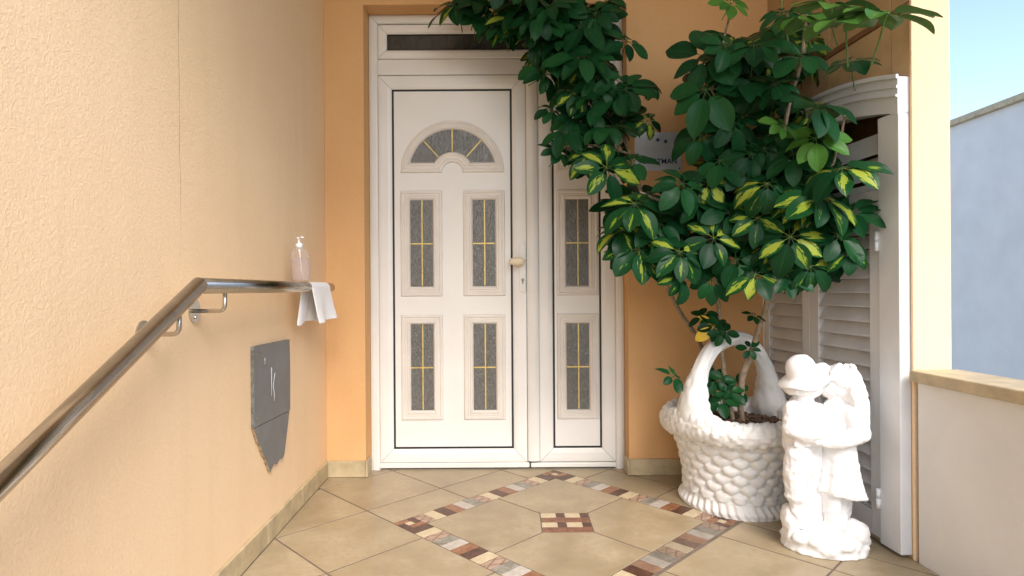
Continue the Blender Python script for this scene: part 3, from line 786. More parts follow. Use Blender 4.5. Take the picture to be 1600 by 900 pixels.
# ------------------------------------------------------------------ metal sign on the entrance wall
sc_ = at(1028, 237, YW)
sign = empty('house_sign', (sc_.x, YW-0.001, sc_.z))
tag(sign, 'small brushed steel plaque with blue stars half hidden by leaves', 'sign')
q = MB(); q.box(-0.118, 0.118, -0.005, 0.0, -0.097, 0.097); q.build('plate', M['steel_plate'], sign, bevel=0.001)
for sx_ in (-0.107, 0.107):
    for sz in (-0.086, 0.086):
        q = MB(); q.ellipsoid((sx_, -0.005, sz), (0.004, 0.0025, 0.004), None, 10, 6); q.build('screw', M['gasket'], sign)
for k, (sx_, sz) in enumerate(((-0.042, 0.066), (-0.002, 0.058), (0.038, 0.050))):
    pts = []
    for i in range(12):
        r_ = 0.014 if i % 2 == 0 else 0.006; a = math.pi/2 + math.pi*i/6
        pts.append((sx_+r_*math.cos(a), sz+0.0+r_*math.sin(a)))
    q = MB(); q.prism(pts, -0.0062, -0.0048); q.build('star', M['sign_ink'], sign, recalc=True)
fc = bpy.data.curves.new('lettering', 'FONT'); fc.body = 'APARTMAN'; fc.size = 0.036; fc.extrude = 0.0006; fc.align_x = 'CENTER'; fc.offset = 0.0006
fo = bpy.data.objects.new('lettering', fc); COL.objects.link(fo)
dg = bpy.context.evaluated_depsgraph_get(); tm = bpy.data.meshes.new_from_object(fo.evaluated_get(dg)); bpy.data.objects.remove(fo)
tm.materials.clear(); tm.materials.append(M['sign_ink'])
lo = bpy.data.objects.new('lettering', tm); lo.location = (0.0, -0.0058, -0.062); lo.rotation_euler = (R(90), 0, 0); link(lo, sign)

# ------------------------------------------------------------------ louvred shutter door on the right wall
sh = empty('louvred_shutter', RW0, RWA)
tag(sh, 'white louvred double shutter with arched top on the right wall', 'shutter')
T0, T1 = -0.030, 0.010                         # leaves stand a little proud of the wall
def sbox(name, s0, s1, z0, z1, y0=T0, y1=T1, mat='shutter', parent=sh, bev=0.003):
    q = MB(); q.box(s0, s1, y0, y1, z0, z1); return q.build(name, M[mat], parent, bevel=bev)
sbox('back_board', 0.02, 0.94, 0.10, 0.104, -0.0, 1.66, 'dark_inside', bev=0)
sbox('jamb', 0.000, 0.030, 0.012, 1.60, -0.034, 0.06)
sbox('jamb', 0.8795, 0.985, 0.012, arch_top(0.93, 1.618), -0.040, 0.06)
# arched head with two raised fillets
def arch_band(name, z_lo, z_hi, s0, s1, y0, y1, n=18):
    ss = [s0+(s1-s0)*i/n for i in range(n+1)]
    q = MB(); q.prism([(a, arch_top(a, z_lo)) for a in ss] + [(a, arch_top(a, z_hi)) for a in reversed(ss)], y0, y1)
    return q.build(name, M['shutter'], sh, recalc=True)
arch_band('head', 1.622, 1.752, 0.0, 0.985, -0.042, 0.02)
arch_band('head_fillet', 1.712, 1.722, 0.0, 0.985, -0.047, -0.0425)
arch_band('head_fillet', 1.682, 1.690, 0.0, 0.985, -0.050, -0.0425)
arch_band('head_fillet', 1.745, 1.760, -0.004, 0.99, -0.052, -0.0425)
sbox('mid_rail', 0.031, 0.8785, 1.262, 1.303, -0.036, 0.03)
sbox('mid_rail', 0.031, 0.8785, 1.304, 1.33, -0.030, 0.03)
sbox('sill', 0.031, 0.8785, 0.004, 0.020, -0.02, 0.05, 'skirt')
def louvres(parent, s0, s1, z0, z1, pitch, skip=(), mat='slat_dirt', name='slat'):
    n = int((z1-z0)/pitch)
    for k in range(n):
        if k in skip: continue
        z = z0 + k*pitch; dz = pitch*0.98; jit = random.uniform(-0.0015, 0.0015)
        q = MB(); t = 0.006
        yo, yi = -0.029, 0.003
        a = [(yo, z+jit), (yo+0.002, z+t+jit), (yi, z+dz), (yi, z+dz-t)]
        q.add([(s0, y_, zz) for y_, zz in a] + [(s1, y_, zz) for y_, zz in a], [(0, 3, 2, 1), (4, 5, 6, 7), (0, 1, 5, 4), (1, 2, 6, 5), (2, 3, 7, 6), (3, 0, 4, 7)])
        q.build(name, M[mat], parent, bevel=0.0015, recalc=True, seg=1)
def shutter_leaf(s0, sl0, sl1, s1, z0, z1):
    lf = empty('shutter_leaf', (0, 0, 0), 0, sh)
    sbox('stile', s0, sl0, z0, z1, parent=lf); sbox('stile', sl1, s1, z0, z1, parent=lf)
    sbox('bottom_rail', sl0+0.0005, sl1-0.0005, z0, 0.112, -0.0285, 0.008, parent=lf)
    sbox('bottom_bead', sl0+0.0005, sl1-0.0005, 0.114, 0.124, -0.022, 0.004, 'slat_dirt', parent=lf)
    sbox('bottom_bead', sl0+0.0005, sl1-0.0005, 0.130, 0.138, -0.018, 0.004, 'slat_dirt', parent=lf)
    sbox('top_rail', sl0+0.0005, sl1-0.0005, z1-0.04, z1, -0.0285, 0.008, parent=lf)
    louvres(lf, sl0+0.001, sl1-0.001, 0.145, z1-0.035, 0.0555)
    return lf
la = shutter_leaf(0.032, 0.075, 0.367, 0.425, 0.022, 1.258)
lb = shutter_leaf(0.428, 0.492, 0.816, 0.8775, 0.022, 1.258)
louvres(sh, 0.032, 0.878, 1.345, 1.60, 0.088, skip=(), name='upper_slat')
for z in (1.112, 0.175):
    q = MB(); q.tube([(0.8785, -0.046, z-0.036), (0.8785, -0.046, z-0.001)], 0.0075, 12); q.tube([(0.8785, -0.046, z+0.001), (0.8785, -0.046, z+0.036)], 0.0075, 12)
    q.build('hinge', M['shutter'], sh)

# ------------------------------------------------------------------ plaster basket planter
BC = Vector((0.975, 2.668, 0)); BYAW = R(-60)      # long axis runs from the wall towards the viewer
basket = empty('basket_planter', BC, BYAW)
tag(basket, 'white plaster basket planter with tall arched handle on the tiles', 'planter')
A0, B0 = 0.232, 0.203
def smooth_lerp(tab, z):
    for (z0, a), (z1, b) in zip(tab, tab[1:]):
        if z <= z1:
            t = (z-z0)/(z1-z0); t = t*t*(3-2*t)*0.5 + t*0.5; return a+(b-a)*t
    return tab[-1][1]
FT = [(0, 1.05), (0.02, 1.07), (0.05, 0.985), (0.075, 0.945), (0.14, 0.965), (0.22, 1.04), (0.30, 1.16), (0.345, 1.25)]
NR = 7.5
def body_pt(i, j, nu=288, nv=110):
    th = 2*math.pi*i/nu; z = 0.345*j/(nv-1)
    f = smooth_lerp(FT, z); d = 0.0
    if z < 0.055:
        d = 0.006*math.sin(th*44 + z*60)*math.sin(math.pi*min(1, z/0.055))**0.5
    elif z > 0.06:
        rowf = (z-0.062)/0.283*NR; r0_ = int(math.floor(rowf)); ncol = 19; best = 0.0
        for row in (r0_-1, r0_, r0_+1):
            ph = th*ncol/(2*math.pi) + (0.5 if row % 2 else 0); c = ph-math.floor(ph)
            wv = (rowf-row-0.42+0.10*math.cos((c-0.5)*6.28))/0.66; qq = 1-(abs(c-0.5)*1.88)**2.3-wv*wv
            if qq > 0: best = max(best, qq**0.6)
        d = 0.021*best - 0.006
        d += 0.002*mnoise.noise(Vector((th*6, z*40, 3)))
    return ((A0*f+d)*math.cos(th), (B0*f+d)*math.sin(th), z)
q = MB(); q.grid(body_pt, 288, 110, True); q.build('woven_body', M['plaster'], basket)
def rim_c(th):
    k = abs(math.sin(th))**10                       # the handle springs from the short-axis ends
    return 0.353 + 0.040*k + 0.012*math.cos(2*th)
def rim_pt(i, j, nu=260, nv=34):
    th = 2*math.pi*i/nu; ph = 2*math.pi*j/(nv-1)
    k = abs(math.sin(th))**12
    rx, rz = 0.033+0.008*k, 0.043+0.022*k
    ar, br = A0*1.27, B0*1.27
    o = Vector((math.cos(ph), math.sin(ph)))
    p3 = Vector((th*0.28*math.cos(0)*10, o.x*0.035*26, o.y*0.045*26))
    pw = Vector((math.cos(th)*(ar+rx*o.x), math.sin(th)*(br+rx*o.x), rz*o.y))*30
    dd, pp = mnoise.voronoi(pw)
    bump_ = 0.010*(min(0.25, dd[1]-dd[0])/0.25)**0.7 + 0.004*mnoise.noise(pw*2.2)
    # folded-over outer lip, upright inside
    r_ = 1 + 0
    return ((ar + (rx*r_+bump_)*o.x)*math.cos(th), (br + (rx*r_+bump_)*o.x)*math.sin(th), rim_c(th) + (rz+bump_)*o.y)
q = MB(); q.grid(rim_pt, 260, 34, True); q.build('leafy_rim', M['plaster'], basket, recalc=True)
# handle across the short axis
def handle_pts(n=64):
    out = []
    for i in range(n+1):
        a = math.pi*i/n
        out.append(Vector((0, -math.cos(a)*(B0*1.20), 0.40+0.322*max(0.0, math.sin(a))**0.85)))
    out = [out[0]+Vector((0, 0, -0.06)), out[0]+Vector((0, 0, -0.03))] + out + [out[-1]+Vector((0, 0, -0.03)), out[-1]+Vector((0, 0, -0.06))]
    return out
def _d2(d): return d[1]-d[0]
hp = handle_pts(); seg = 40; vsl = []; fs = []
for i, p in enumerate(hp):
    t = (hp[min(i+1, len(hp)-1)]-hp[max(i-1, 0)]).normalized(); nx = Vector((1, 0, 0)); ny = t.cross(nx)
    e = min(1.0, abs((i-2)/64-0.5)*2); foot = max(0, (e-0.60)/0.40)
    sink = 0.55 if i in (0, len(hp)-1) else (0.85 if i in (1, len(hp)-2) else 1.0)
    r0 = (0.033 + 0.024*foot**2.0)*sink
    for j in range(seg):
        a = 2*math.pi*j/seg
        if foot > 0.05:
            dd, _ = mnoise.voronoi((p+nx*math.cos(a)*r0+ny*math.sin(a)*r0)*30); b_ = 0.007*min(0.3, _d2(dd))/0.3*min(1, foot*3)
        else: b_ = 0
        r_ = r0*(1+0.055*math.sin(a*7+i*0.22)*(1-min(1, foot*3))) + b_
        vsl.append(p + (nx*math.cos(a)*(1+0.45*foot) + ny*math.sin(a))*r_)
for i in range(len(hp)-1):
    for j in range(seg): fs.append((i*seg+j, i*seg+(j+1) % seg, (i+1)*seg+(j+1) % seg, (i+1)*seg+j))
q = MB(); q.add(vsl, fs, True); q.build('handle', M['plaster'], basket, recalc=True)
# soil with bark
def soil_pt(i, j, nu=60, nv=16):
    th = 2*math.pi*i/nu; r_ = (j/(nv-1))
    z = 0.352 + 0.012*(1-r_**2) + 0.010*mnoise.noise(Vector((math.cos(th)*r_*6, math.sin(th)*r_*6, 1))) + 0.005*mnoise.noise(Vector((math.cos(th)*r_*20, math.sin(th)*r_*20, 1)))
    return (A0*1.19*r_*math.cos(th), B0*1.19*r_*math.sin(th), z)
q = MB(); q.grid(soil_pt, 60, 16, True); soil = q.build('soil', M['soil'], basket)
rs = random.Random(11); q = MB()
for k in range(170):
    a = rs.uniform(0, 6.283); r_ = math.sqrt(rs.random())*0.93
    c = Vector((A0*1.15*r_*math.cos(a), B0*1.15*r_*math.sin(a), 0.352+0.012*(1-r_*r_)+rs.uniform(0.0, 0.010)))
    e = Matrix.Rotation(rs.uniform(0, 6.28), 3, 'Z') @ Matrix.Rotation(rs.uniform(-.5, .5), 3, 'X')
    l, w, t = rs.uniform(0.006, 0.02), rs.uniform(0.003, 0.007), rs.uniform(0.0015, 0.004)
    v8 = [c + e @ Vector((sx*l, sy*w, sz*t)) for sx, sy, sz in ((-1,-1,-1),(1,-.7,-1),(1,.7,-1),(-1,1,-1),(-1,-1,1),(1,-.7,1),(1,.7,1),(-1,1,1))]
    q.add(v8, [(3,2,1,0),(4,5,6,7),(0,1,5,4),(1,2,6,5),(2,3,7,6),(3,0,4,7)])
tag(q.build('bark_mulch', M['bark_chip'], soil), kind='stuff')

# ------------------------------------------------------------------ statue of two children
statue = empty('kissing_children_statue', (1.128, 2.195, 0.0), R(-16)); statue.scale = (0.95, 0.95, 0.955)
tag(statue, 'white plaster statue of a hatted boy and girl embracing', 'statue')
def sx(px): return (px-1291)/432.0
def sz(py): return (868-py)/432.0
def PT(px, py, y_=0.0): return Vector((sx(px), y_, sz(py)))
def fuse(mb, name, voxel=0.0055, it=2, amp=0.0, asc=30):
    me = mb.mesh(name, None); o = bpy.data.objects.new(name, me); ts = bpy.data.scenes.new('workbench'); ts.collection.objects.link(o)
    r_ = o.modifiers.new('r', 'REMESH'); r_.mode = 'VOXEL'; r_.voxel_size = voxel; r_.use_smooth_shade = True
    s_ = o.modifiers.new('s', 'SMOOTH'); s_.factor = 0.5; s_.iterations = it
    ts.view_layers[0].update(); d_ = ts.view_layers[0].depsgraph
    if d_ is None:
        with bpy.context.temp_override(scene=ts, view_layer=ts.view_layers[0]): d_ = bpy.context.evaluated_depsgraph_get()
    nm = bpy.data.meshes.new_from_object(o.evaluated_get(d_))
    bpy.data.objects.remove(o); bpy.data.scenes.remove(ts)
    if amp:
        cs = []
        for v in nm.vertices: cs += list(v.co + v.normal*amp*mnoise.noise(v.co*asc))
        nm.vertices.foreach_set('co', cs)
    nm.name = name; nm.materials.clear(); nm.materials.append(M['statue'])
    nm.polygons.foreach_set('use_smooth', [True]*len(nm.polygons)); nm.update()
    return link(bpy.data.objects.new(name, nm), statue)
# rocky base
q = MB(); rb = random.Random(5)
q.ellipsoid((0, 0, 0.030), (0.150, 0.115, 0.050)); q.ellipsoid((0.0, 0, 0.005), (0.154, 0.120, 0.045))
for k in range(16):
    a = 2*math.pi*k/16; q.ellipsoid((0.122*math.cos(a), 0.09*math.sin(a), 0.04+rb.uniform(-0.015, 0.012)), (rb.uniform(0.028, 0.042),)*2+(rb.uniform(0.02, 0.035),))
q.ellipsoid(PT(1240, 825, 0.0), (0.036, 0.06, 0.055)); q.ellipsoid(PT(1335, 835, -0.02), (0.05, 0.06, 0.045)); q.ellipsoid(PT(1285, 830, 0.03), (0.09, 0.06, 0.05))
base = fuse(q, 'base', 0.006, 2, 0.006, 45)
for v in base.data.vertices:
    if v.co.z < 0.001: v.co.z = 0.001
def limb(q, pts, rads):
    for (a, b, r0, r1) in zip(pts, pts[1:], rads, rads[1:]):
        n = 6
        for k in range(n+1):
            t = k/n; q.ellipsoid(a.lerp(b, t), (r0+(r1-r0)*t,)*3, None, 14, 8)
def hand(q, wrist, d, up, s=1.0):
    d = d.normalized(); up = up.normalized(); sd_ = d.cross(up).normalized()
    limb(q, [wrist, wrist+d*0.022*s], [0.014*s, 0.016*s])
    for f_ in range(4):
        off = up*((f_-1.5)*0.009*s)
        limb(q, [wrist+d*0.024*s+off, wrist+d*(0.040-0.003*abs(f_-1.2))*s+off+sd_*0.003, wrist+d*(0.050-0.004*abs(f_-1.2))*s+off+sd_*0.009], [0.0065*s, 0.006*s, 0.005*s])
    limb(q, [wrist+d*0.008*s+up*0.012*s, wrist+d*0.022*s+up*0.026*s, wrist+d*0.032*s+up*0.028*s], [0.007*s, 0.006*s, 0.005*s])
# boy
q = MB()
for (px, y_) in ((1252, -0.03), (1268, 0.035)):
    limb(q, [PT(px, 712, y_), PT(px-4, 745, y_), PT(px-2, 780, y_)], [0.052, 0.050, 0.046])
    q.ellipsoid(PT(px-2, 783, y_), (0.050, 0.048, 0.013))
    limb(q, [PT(px, 785, y_), PT(px, 806, y_), PT(px, 822, y_)], [0.034, 0.036, 0.028])
    limb(q, [PT(px+2, 826, y_), PT(px+20, 831, y_-0.012)], [0.026, 0.020])
for fold in range(7): q.ellipsoid(PT(1238+fold*6, 735+7*math.sin(fold*2.2), -0.074+0.004*(fold-3)**2*0.5), (0.006, 0.006, 0.05), Matrix.Rotation(R(8*math.sin(fold)), 3, 'Y').to_euler())
limb(q, [PT(1256, 700), PT(1256, 672), PT(1260, 645)], [0.064, 0.062, 0.060])
q.ellipsoid(PT(1257, 690, -0.004), (0.066, 0.068, 0.022))
q.add(*(lambda c: ([c+Vector(p) for p in ((-0.03,-0.008,-0.025),(0.05,-0.008,-0.014),(0.05,0.008,-0.014),(-0.03,0.008,-0.025),(-0.025,-0.008,0.03),(0.045,-0.008,0.02),(0.045,0.008,0.02),(-0.025,0.008,0.03))], [(3,2,1,0),(4,5,6,7),(0,1,5,4),(1,2,6,5),(2,3,7,6),(3,0,4,7)]))(PT(1254, 688, -0.072)))
limb(q, [PT(1243, 640, -0.05), PT(1239, 668, -0.068), PT(1262, 677, -0.082), PT(1288, 674, -0.082)], [0.036, 0.036, 0.031, 0.024])
limb(q, [PT(1258, 636, 0.05), PT(1290, 660, 0.075), PT(1322, 665, 0.07)], [0.034, 0.03, 0.024])
hand(q, PT(1290, 673, -0.084), Vector((1, 0.1, 0.05)), Vector((0, 0, 1)))
limb(q, [PT(1258, 632), PT(1262, 615)], [0.034, 0.030])
q.ellipsoid(PT(1263, 597), (0.054, 0.052, 0.060), Matrix.Rotation(R(22), 3, 'Y').to_euler())
q.ellipsoid(PT(1275, 607), (0.040, 0.042, 0.036))
q.ellipsoid(PT(1287, 598), (0.013, 0.011, 0.010)); q.ellipsoid(PT(1284, 612), (0.012, 0.018, 0.006)); q.ellipsoid(PT(1257, 600, -0.052), (0.012, 0.008, 0.016))
q.ellipsoid(PT(1281, 592, -0.028), (0.010, 0.010, 0.007)); q.ellipsoid(PT(1281, 592, 0.028), (0.010, 0.010, 0.007))
for k in range(12):
    a = R(70+k*18); q.ellipsoid(PT(1256, 604)+Vector((0.046*math.cos(a), 0.048*math.sin(a), -0.005)), (0.016, 0.016, 0.026))
limb(q, [PT(1272, 700, 0.01), PT(1276, 740, 0.01), PT(1278, 780, 0.01), PT(1280, 825, 0.01)], [0.050, 0.046, 0.042, 0.036])
limb(q, [PT(1270, 690, 0.0), PT(1284, 668, 0.01), PT(1284, 646, 0.012)], [0.05, 0.045, 0.035])
fuse(q, 'boy_figure', 0.0045, 1, 0.0035, 55)
# hat
q = MB(); n = 40
prof = [(0.0, 0.070), (0.022, 0.068), (0.041, 0.058), (0.052, 0.038), (0.056, 0.014), (0.059, 0.004), (0.075, -0.006), (0.098, -0.020), (0.101, -0.025), (0.094, -0.024), (0.072, -0.012), (0.052, -0.004)]
q.lathe(prof, seg=n)
for k in range(len(q.v)):
    x, y_, z = q.v[k]; r_ = math.hypot(x, y_)
    if r_ > 0.06:
        a = math.atan2(y_, x); z += (r_-0.06)*(0.32*math.sin(2*a+0.6) + 0.12*math.sin(5*a)); q.v[k] = (x, y_, z)
hat = q.build('hat', M['statue'], statue, recalc=True, loc=PT(1260, 582, -0.004)); hat.rotation_euler = (R(14), R(-21), 0)
# girl
q = MB()
for (px, y_) in ((1302, -0.028), (1322, 0.03)):
    limb(q, [PT(px, 770, y_), PT(px, 800, y_), PT(px, 822, y_)], [0.036, 0.034, 0.026])
    limb(q, [PT(px, 826, y_), PT(px-18, 832, y_-0.010)], [0.026, 0.019])
q.lathe([(0.001, 0.0), (0.082, 0.0), (0.087, 0.008), (0.080, 0.03), (0.072, 0.08), (0.066, 0.13), (0.060, 0.175), (0.058, 0.20), (0.001, 0.21)], sx(1314), 0, sz(776), 48)
for k in range(len(q.v)-48*9, len(q.v)):
    x, y_, z = q.v[k]; a = math.atan2(y_, x-sx(1314)); t = max(0, 1-(z-sz(776))/0.19)
    f = 1+0.075*t*math.sin(9*a)
    if math.cos(a) > 0.4: f += 0.10*t*t*t
    q.v[k] = (sx(1314)+(x-sx(1314))*f, y_*f, z-(0.012*t*math.cos(a) if t > 0.8 else 0))
limb(q, [PT(1296, 770, 0.0), PT(1298, 800, 0.01), PT(1300, 825, 0.01)], [0.04, 0.04, 0.034]); limb(q, [PT(1312, 790, 0.0), PT(1312, 825, 0.0)], [0.04, 0.034])
limb(q, [PT(1314, 700), PT(1315, 672), PT(1314, 645)], [0.058, 0.056, 0.060])
limb(q, [PT(1330, 642, -0.045), PT(1340, 672, -0.062), PT(1312, 684, -0.084), PT(1286, 686, -0.088)], [0.036, 0.035, 0.028, 0.022])
limb(q, [PT(1318, 640, 0.05), PT(1285, 650, 0.075), PT(1262, 655, 0.07)], [0.032, 0.028, 0.022])
hand(q, PT(1284, 686, -0.09), Vector((-1, 0.1, 0.05)), Vector((0, 0, 1)))
limb(q, [PT(1314, 634), PT(1311, 615)], [0.033, 0.029])
q.ellipsoid(PT(1313, 598), (0.053, 0.052, 0.060), Matrix.Rotation(R(-15), 3, 'Y').to_euler())
q.ellipsoid(PT(1303, 607), (0.040, 0.042, 0.036)); q.ellipsoid(PT(1290, 600), (0.013, 0.011, 0.010)); q.ellipsoid(PT(1293, 613), (0.011, 0.017, 0.006))
q.ellipsoid(PT(1296, 594, -0.028), (0.010, 0.010, 0.007)); q.ellipsoid(PT(1296, 594, 0.028), (0.010, 0.010, 0.007))
fuse(q, 'girl_figure', 0.0045, 1, 0.003, 55)
q = MB(); rh = random.Random(9)
q.ellipsoid(PT(1320, 590, 0.0), (0.062, 0.062, 0.052)); q.ellipsoid(PT(1334, 612, 0.0), (0.046, 0.062, 0.080)); q.ellipsoid(PT(1336, 645, 0.0), (0.036, 0.058, 0.075))
for k in range(20):
    a = -1.15+2.3*k/19
    pts = []
    for t in range(8):
        w = t/7
        pts.append(PT(1324+24*math.cos(a)*(0.45+0.55*min(1, w*2)) + 5*w, 576+w*104 + 6*math.cos(k*1.7), 0.066*math.sin(a)*(0.6+0.4*min(1, w*3))) + Vector((0.006*math.sin(w*14+k), 0.006*math.cos(w*12+k*2), 0)))
    limb(q, pts, [0.012, 0.016, 0.017, 0.017, 0.016, 0.015, 0.013, 0.008])
for k in range(9):
    a = -1.4+2.8*k/8; limb(q, [PT(1316, 570), PT(1304, 577, 0.045*math.sin(a)), PT(1299, 588, 0.055*math.sin(a))], [0.014, 0.012, 0.008])
fuse(q, 'hair', 0.0045, 1, 0.002, 60)

# ------------------------------------------------------------------ umbrella plant
plant = empty('umbrella_plant', (BC.x, BC.y, 0.355))
tag(plant, 'variegated umbrella plant growing from the white basket across the doorway', 'plant')
P0 = plant.location.copy()
def bez(pts, n=24):
    pts = [Vector(p) for p in pts]; out = []
    for k in range(len(pts)-1):
        a, b, c, d = pts[max(k-1, 0)], pts[k], pts[k+1], pts[min(k+2, len(pts)-1)]
        for i in range(n//(len(pts)-1)+1):
            t = i/(n//(len(pts)-1)+1)
            out.append(0.5*((2*b)+(-a+c)*t+(2*a-5*b+4*c-d)*t*t+(-a+3*b-3*c+d)*t**3))
    return out + [pts[-1]]
def stem(pts, r0, r1, mat='stem', name='stem'):
    bp = bez(pts, 30); n = len(bp); rs_ = random.Random(len(pts)+int(r0*1e5))
    rad = [(r0+(r1-r0)*i/(n-1))*(1+0.08*rs_.uniform(-1, 1)) for i in range(n)]
    bp = [p + Vector((rs_.uniform(-1, 1), rs_.uniform(-1, 1), 0))*0.0025 for p in bp]
    q = MB(); q.tube([p-P0 for p in bp], rad, 10); return q.build(name, M[mat], plant)
root = Vector((0.975, 2.66, 0.345))
stem([root+Vector((-0.02, 0.05, 0)), at(1130, 615, 2.74), at(1090, 530, 2.80), at(1045, 455, 2.78), at(1010, 340, 2.70), at(985, 240, 2.74), at(930, 140, 2.80), at(850, 40, 2.84), at(760, -20, 2.88)], 0.0125, 0.005)
stem([root, at(1132, 590, 2.64), at(1126, 520, 2.62), at(1118, 430, 2.60), at(1100, 300, 2.55), at(1110, 170, 2.50), at(1140, 20, 2.50)], 0.0115, 0.005)
stem([root+Vector((0.03, -0.01, 0)), at(1158, 600, 2.60), at(1180, 530, 2.56), at(1200, 462, 2.52), at(1215, 330, 2.45), at(1225, 200, 2.40), at(1250, 100, 2.35), at(1262, 10, 2.25)], 0.0150, 0.006)
stem([at(1205, 400, 2.50), at(1260, 330, 2.38), at(1300, 260, 2.25), at(1320, 180, 2.15)], 0.008, 0.004)
stem([at(1110, 380, 2.58), at(1060, 330, 2.45), at(1000, 300, 2.40)], 0.008, 0.004)
stem([at(985, 240, 2.74), at(940, 230, 2.68), at(890, 220, 2.70)], 0.006, 0.003)
stem([at(1180, 320, 2.46), at(1150, 220, 2.42), at(1100, 120, 2.40)], 0.007, 0.004)
stem([at(1262, 30, 2.28), at(1290, 30, 2.05), at(1330, 10, 1.85)], 0.006, 0.003, 'green_stem')
stem([at(1245, 110, 2.36), at(1225, 40, 2.30), at(1220, -10, 2.26)], 0.005, 0.003, 'green_stem')

def leaf_mesh(seed, nleaf, mat, droop=0.35, petiole=0.9, wid=0.255, skip=0):
    """compound leaf of unit leaflet length: leaflets spread round the tip of a petiole, normal = +z"""
    rl_ = random.Random(seed); vsl, fs, uvs, lr = [], [], [], []
    NL, NW = 8, 4
    a0 = rl_.uniform(0, 6.28)
    for k in range(nleaf-skip):
        ang = a0 + 2*math.pi*k/nleaf + rl_.uniform(-0.14, 0.14)
        L = rl_.uniform(0.78, 1.08); w = wid*rl_.uniform(0.88, 1.15)*L
        el = rl_.uniform(-0.12, 0.22) - droop*0.5; cv = droop*rl_.uniform(0.7, 1.6); tw_ = rl_.uniform(-0.45, 0.45); fold = rl_.uniform(0.10, 0.32)
        ps = 0.20*L; rv = rl_.random()
        ca, sa = math.cos(ang), math.sin(ang)
        base_i = len(vsl)
        # centre line
        rr_, zz = 0.0, 0.0; e = el; cl = [(0, 0, e)]
        steps = NL
        rr_ += ps*math.cos(e); zz += ps*math.sin(e)
        line = [(rr_, zz, e)]
        for i in range(NL):
            e -= cv/NL; rr_ += L*0.88/NL*math.cos(e); zz += L*0.88/NL*math.sin(e); line.append((rr_, zz, e))
        for i, (r_, z_, e_) in enumerate(line):
            t = i/NL
            hw = w*(math.sin(math.pi*min(1, t**0.82*0.985+0.012))**0.72)*(0.82+0.36*t) if 0 < t < 1 else w*(0.03 if t == 0 else 0.07)
            for j in range(NW+1):
                u = -1+2*j/NW
                side_ = u*hw; hgt = abs(u)*hw*fold + u*hw*math.sin(tw_*t)
                lx = r_ - hgt*math.sin(e_); lz = z_ + hgt*math.cos(e_)
                lz += 0.012*math.sin(t*9+rv*6)*abs(u)
                vsl.append((lx*ca - side_*sa, lx*sa + side_*ca, lz)); uvs.append((u, t)); lr.append(rv)
        for i in range(NL):
            for j in range(NW):
                a = base_i+i*(NW+1)+j; fs.append((a, a+NW+1, a+NW+2, a+1))
        # petiolule
        b0 = len(vsl); hw = 0.010
        for (x, z) in ((0, 0), (line[0][0], line[0][1])):
            for s_ in (-1, 1):
                vsl.append((x*ca-s_*hw*sa, x*sa+s_*hw*ca, z)); uvs.append((0.02, 0)); lr.append(rv)
            vsl.append((x*ca, x*sa, z-0.014)); uvs.append((0.02, 0)); lr.append(rv)
        fs += [(b0, b0+1, b0+4, b0+3), (b0+1, b0+2, b0+5, b0+4), (b0+2, b0, b0+3, b0+5)]
    if petiole:
        b0 = len(vsl); bx, by2 = rl_.uniform(-0.3, 0.3), rl_.uniform(-0.3, 0.3)
        for t in (0, 0.5, 1.0):
            for j in range(5):
                a = 2*math.pi*j/5; vsl.append((bx*t*t+0.017*math.cos(a), by2*t*t+0.017*math.sin(a), -petiole*t)); uvs.append((0.02, 0)); lr.append(0.5)
        for i in range(2):
            for j in range(5): fs.append((b0+i*5+j, b0+i*5+(j+1) % 5, b0+(i+1)*5+(j+1) % 5, b0+(i+1)*5+j))
    me = bpy.data.meshes.new('leaf'); me.from_pydata(vsl, [], fs)
    me.polygons.foreach_set('use_smooth', [True]*len(fs))
    ul = me.uv_layers.new(name='UVMap')
    for lp_ in me.loops: ul.data[lp_.index].uv = uvs[lp_.vertex_index]
    at2 = me.attributes.new('leaflet', 'FLOAT', 'POINT'); at2.data.foreach_set('value', lr)
    me.materials.append(M[mat]); me.update()
    return me
LM = {'G': [leaf_mesh(20+i, random.choice((7, 8, 8, 9)), 'leaf', random.uniform(0.25, 0.75)) for i in range(10)],
      'V': [leaf_mesh(60+i, random.choice((7, 8, 8, 9)), 'leaf_var', random.uniform(0.3, 0.8)) for i in range(10)],
      'Y': [leaf_mesh(100+i, 8, 'leaf_young_lit', 0.3) for i in range(4)],
      'S': [leaf_mesh(130+i, 6, 'leaf', 0.3, 0.6) for i in range(3)],
      'L': [leaf_mesh(150+i, 5, 'leaf_yellow', 0.6, 0.0, 0.26, 3) for i in range(1)]}
rp = random.Random(21)
nleafs = 0
def put_leaf(px, py, r, kind, Y, nrm=None):
    global nleafs
    p = at(px, py, Y); L = r*Y/FOC
    if nrm is None: nrm = Vector((rp.uniform(-0.45, 0.45), -0.75+rp.uniform(-0.3, 0.35), 0.55+rp.uniform(-0.35, 0.4)))
    nrm = Vector(nrm).normalized()
    rot = nrm.to_track_quat('Z', 'Y').to_matrix().to_4x4() @ Matrix.Rotation(rp.uniform(0, 6.28), 4, 'Z')
    o = bpy.data.objects.new('leaf', rp.choice(LM[kind])); link(o, plant)
    o.matrix_local = Matrix.Translation(p-P0) @ rot @ Matrix.Diagonal((L, L, L, 1))
    nleafs += 1
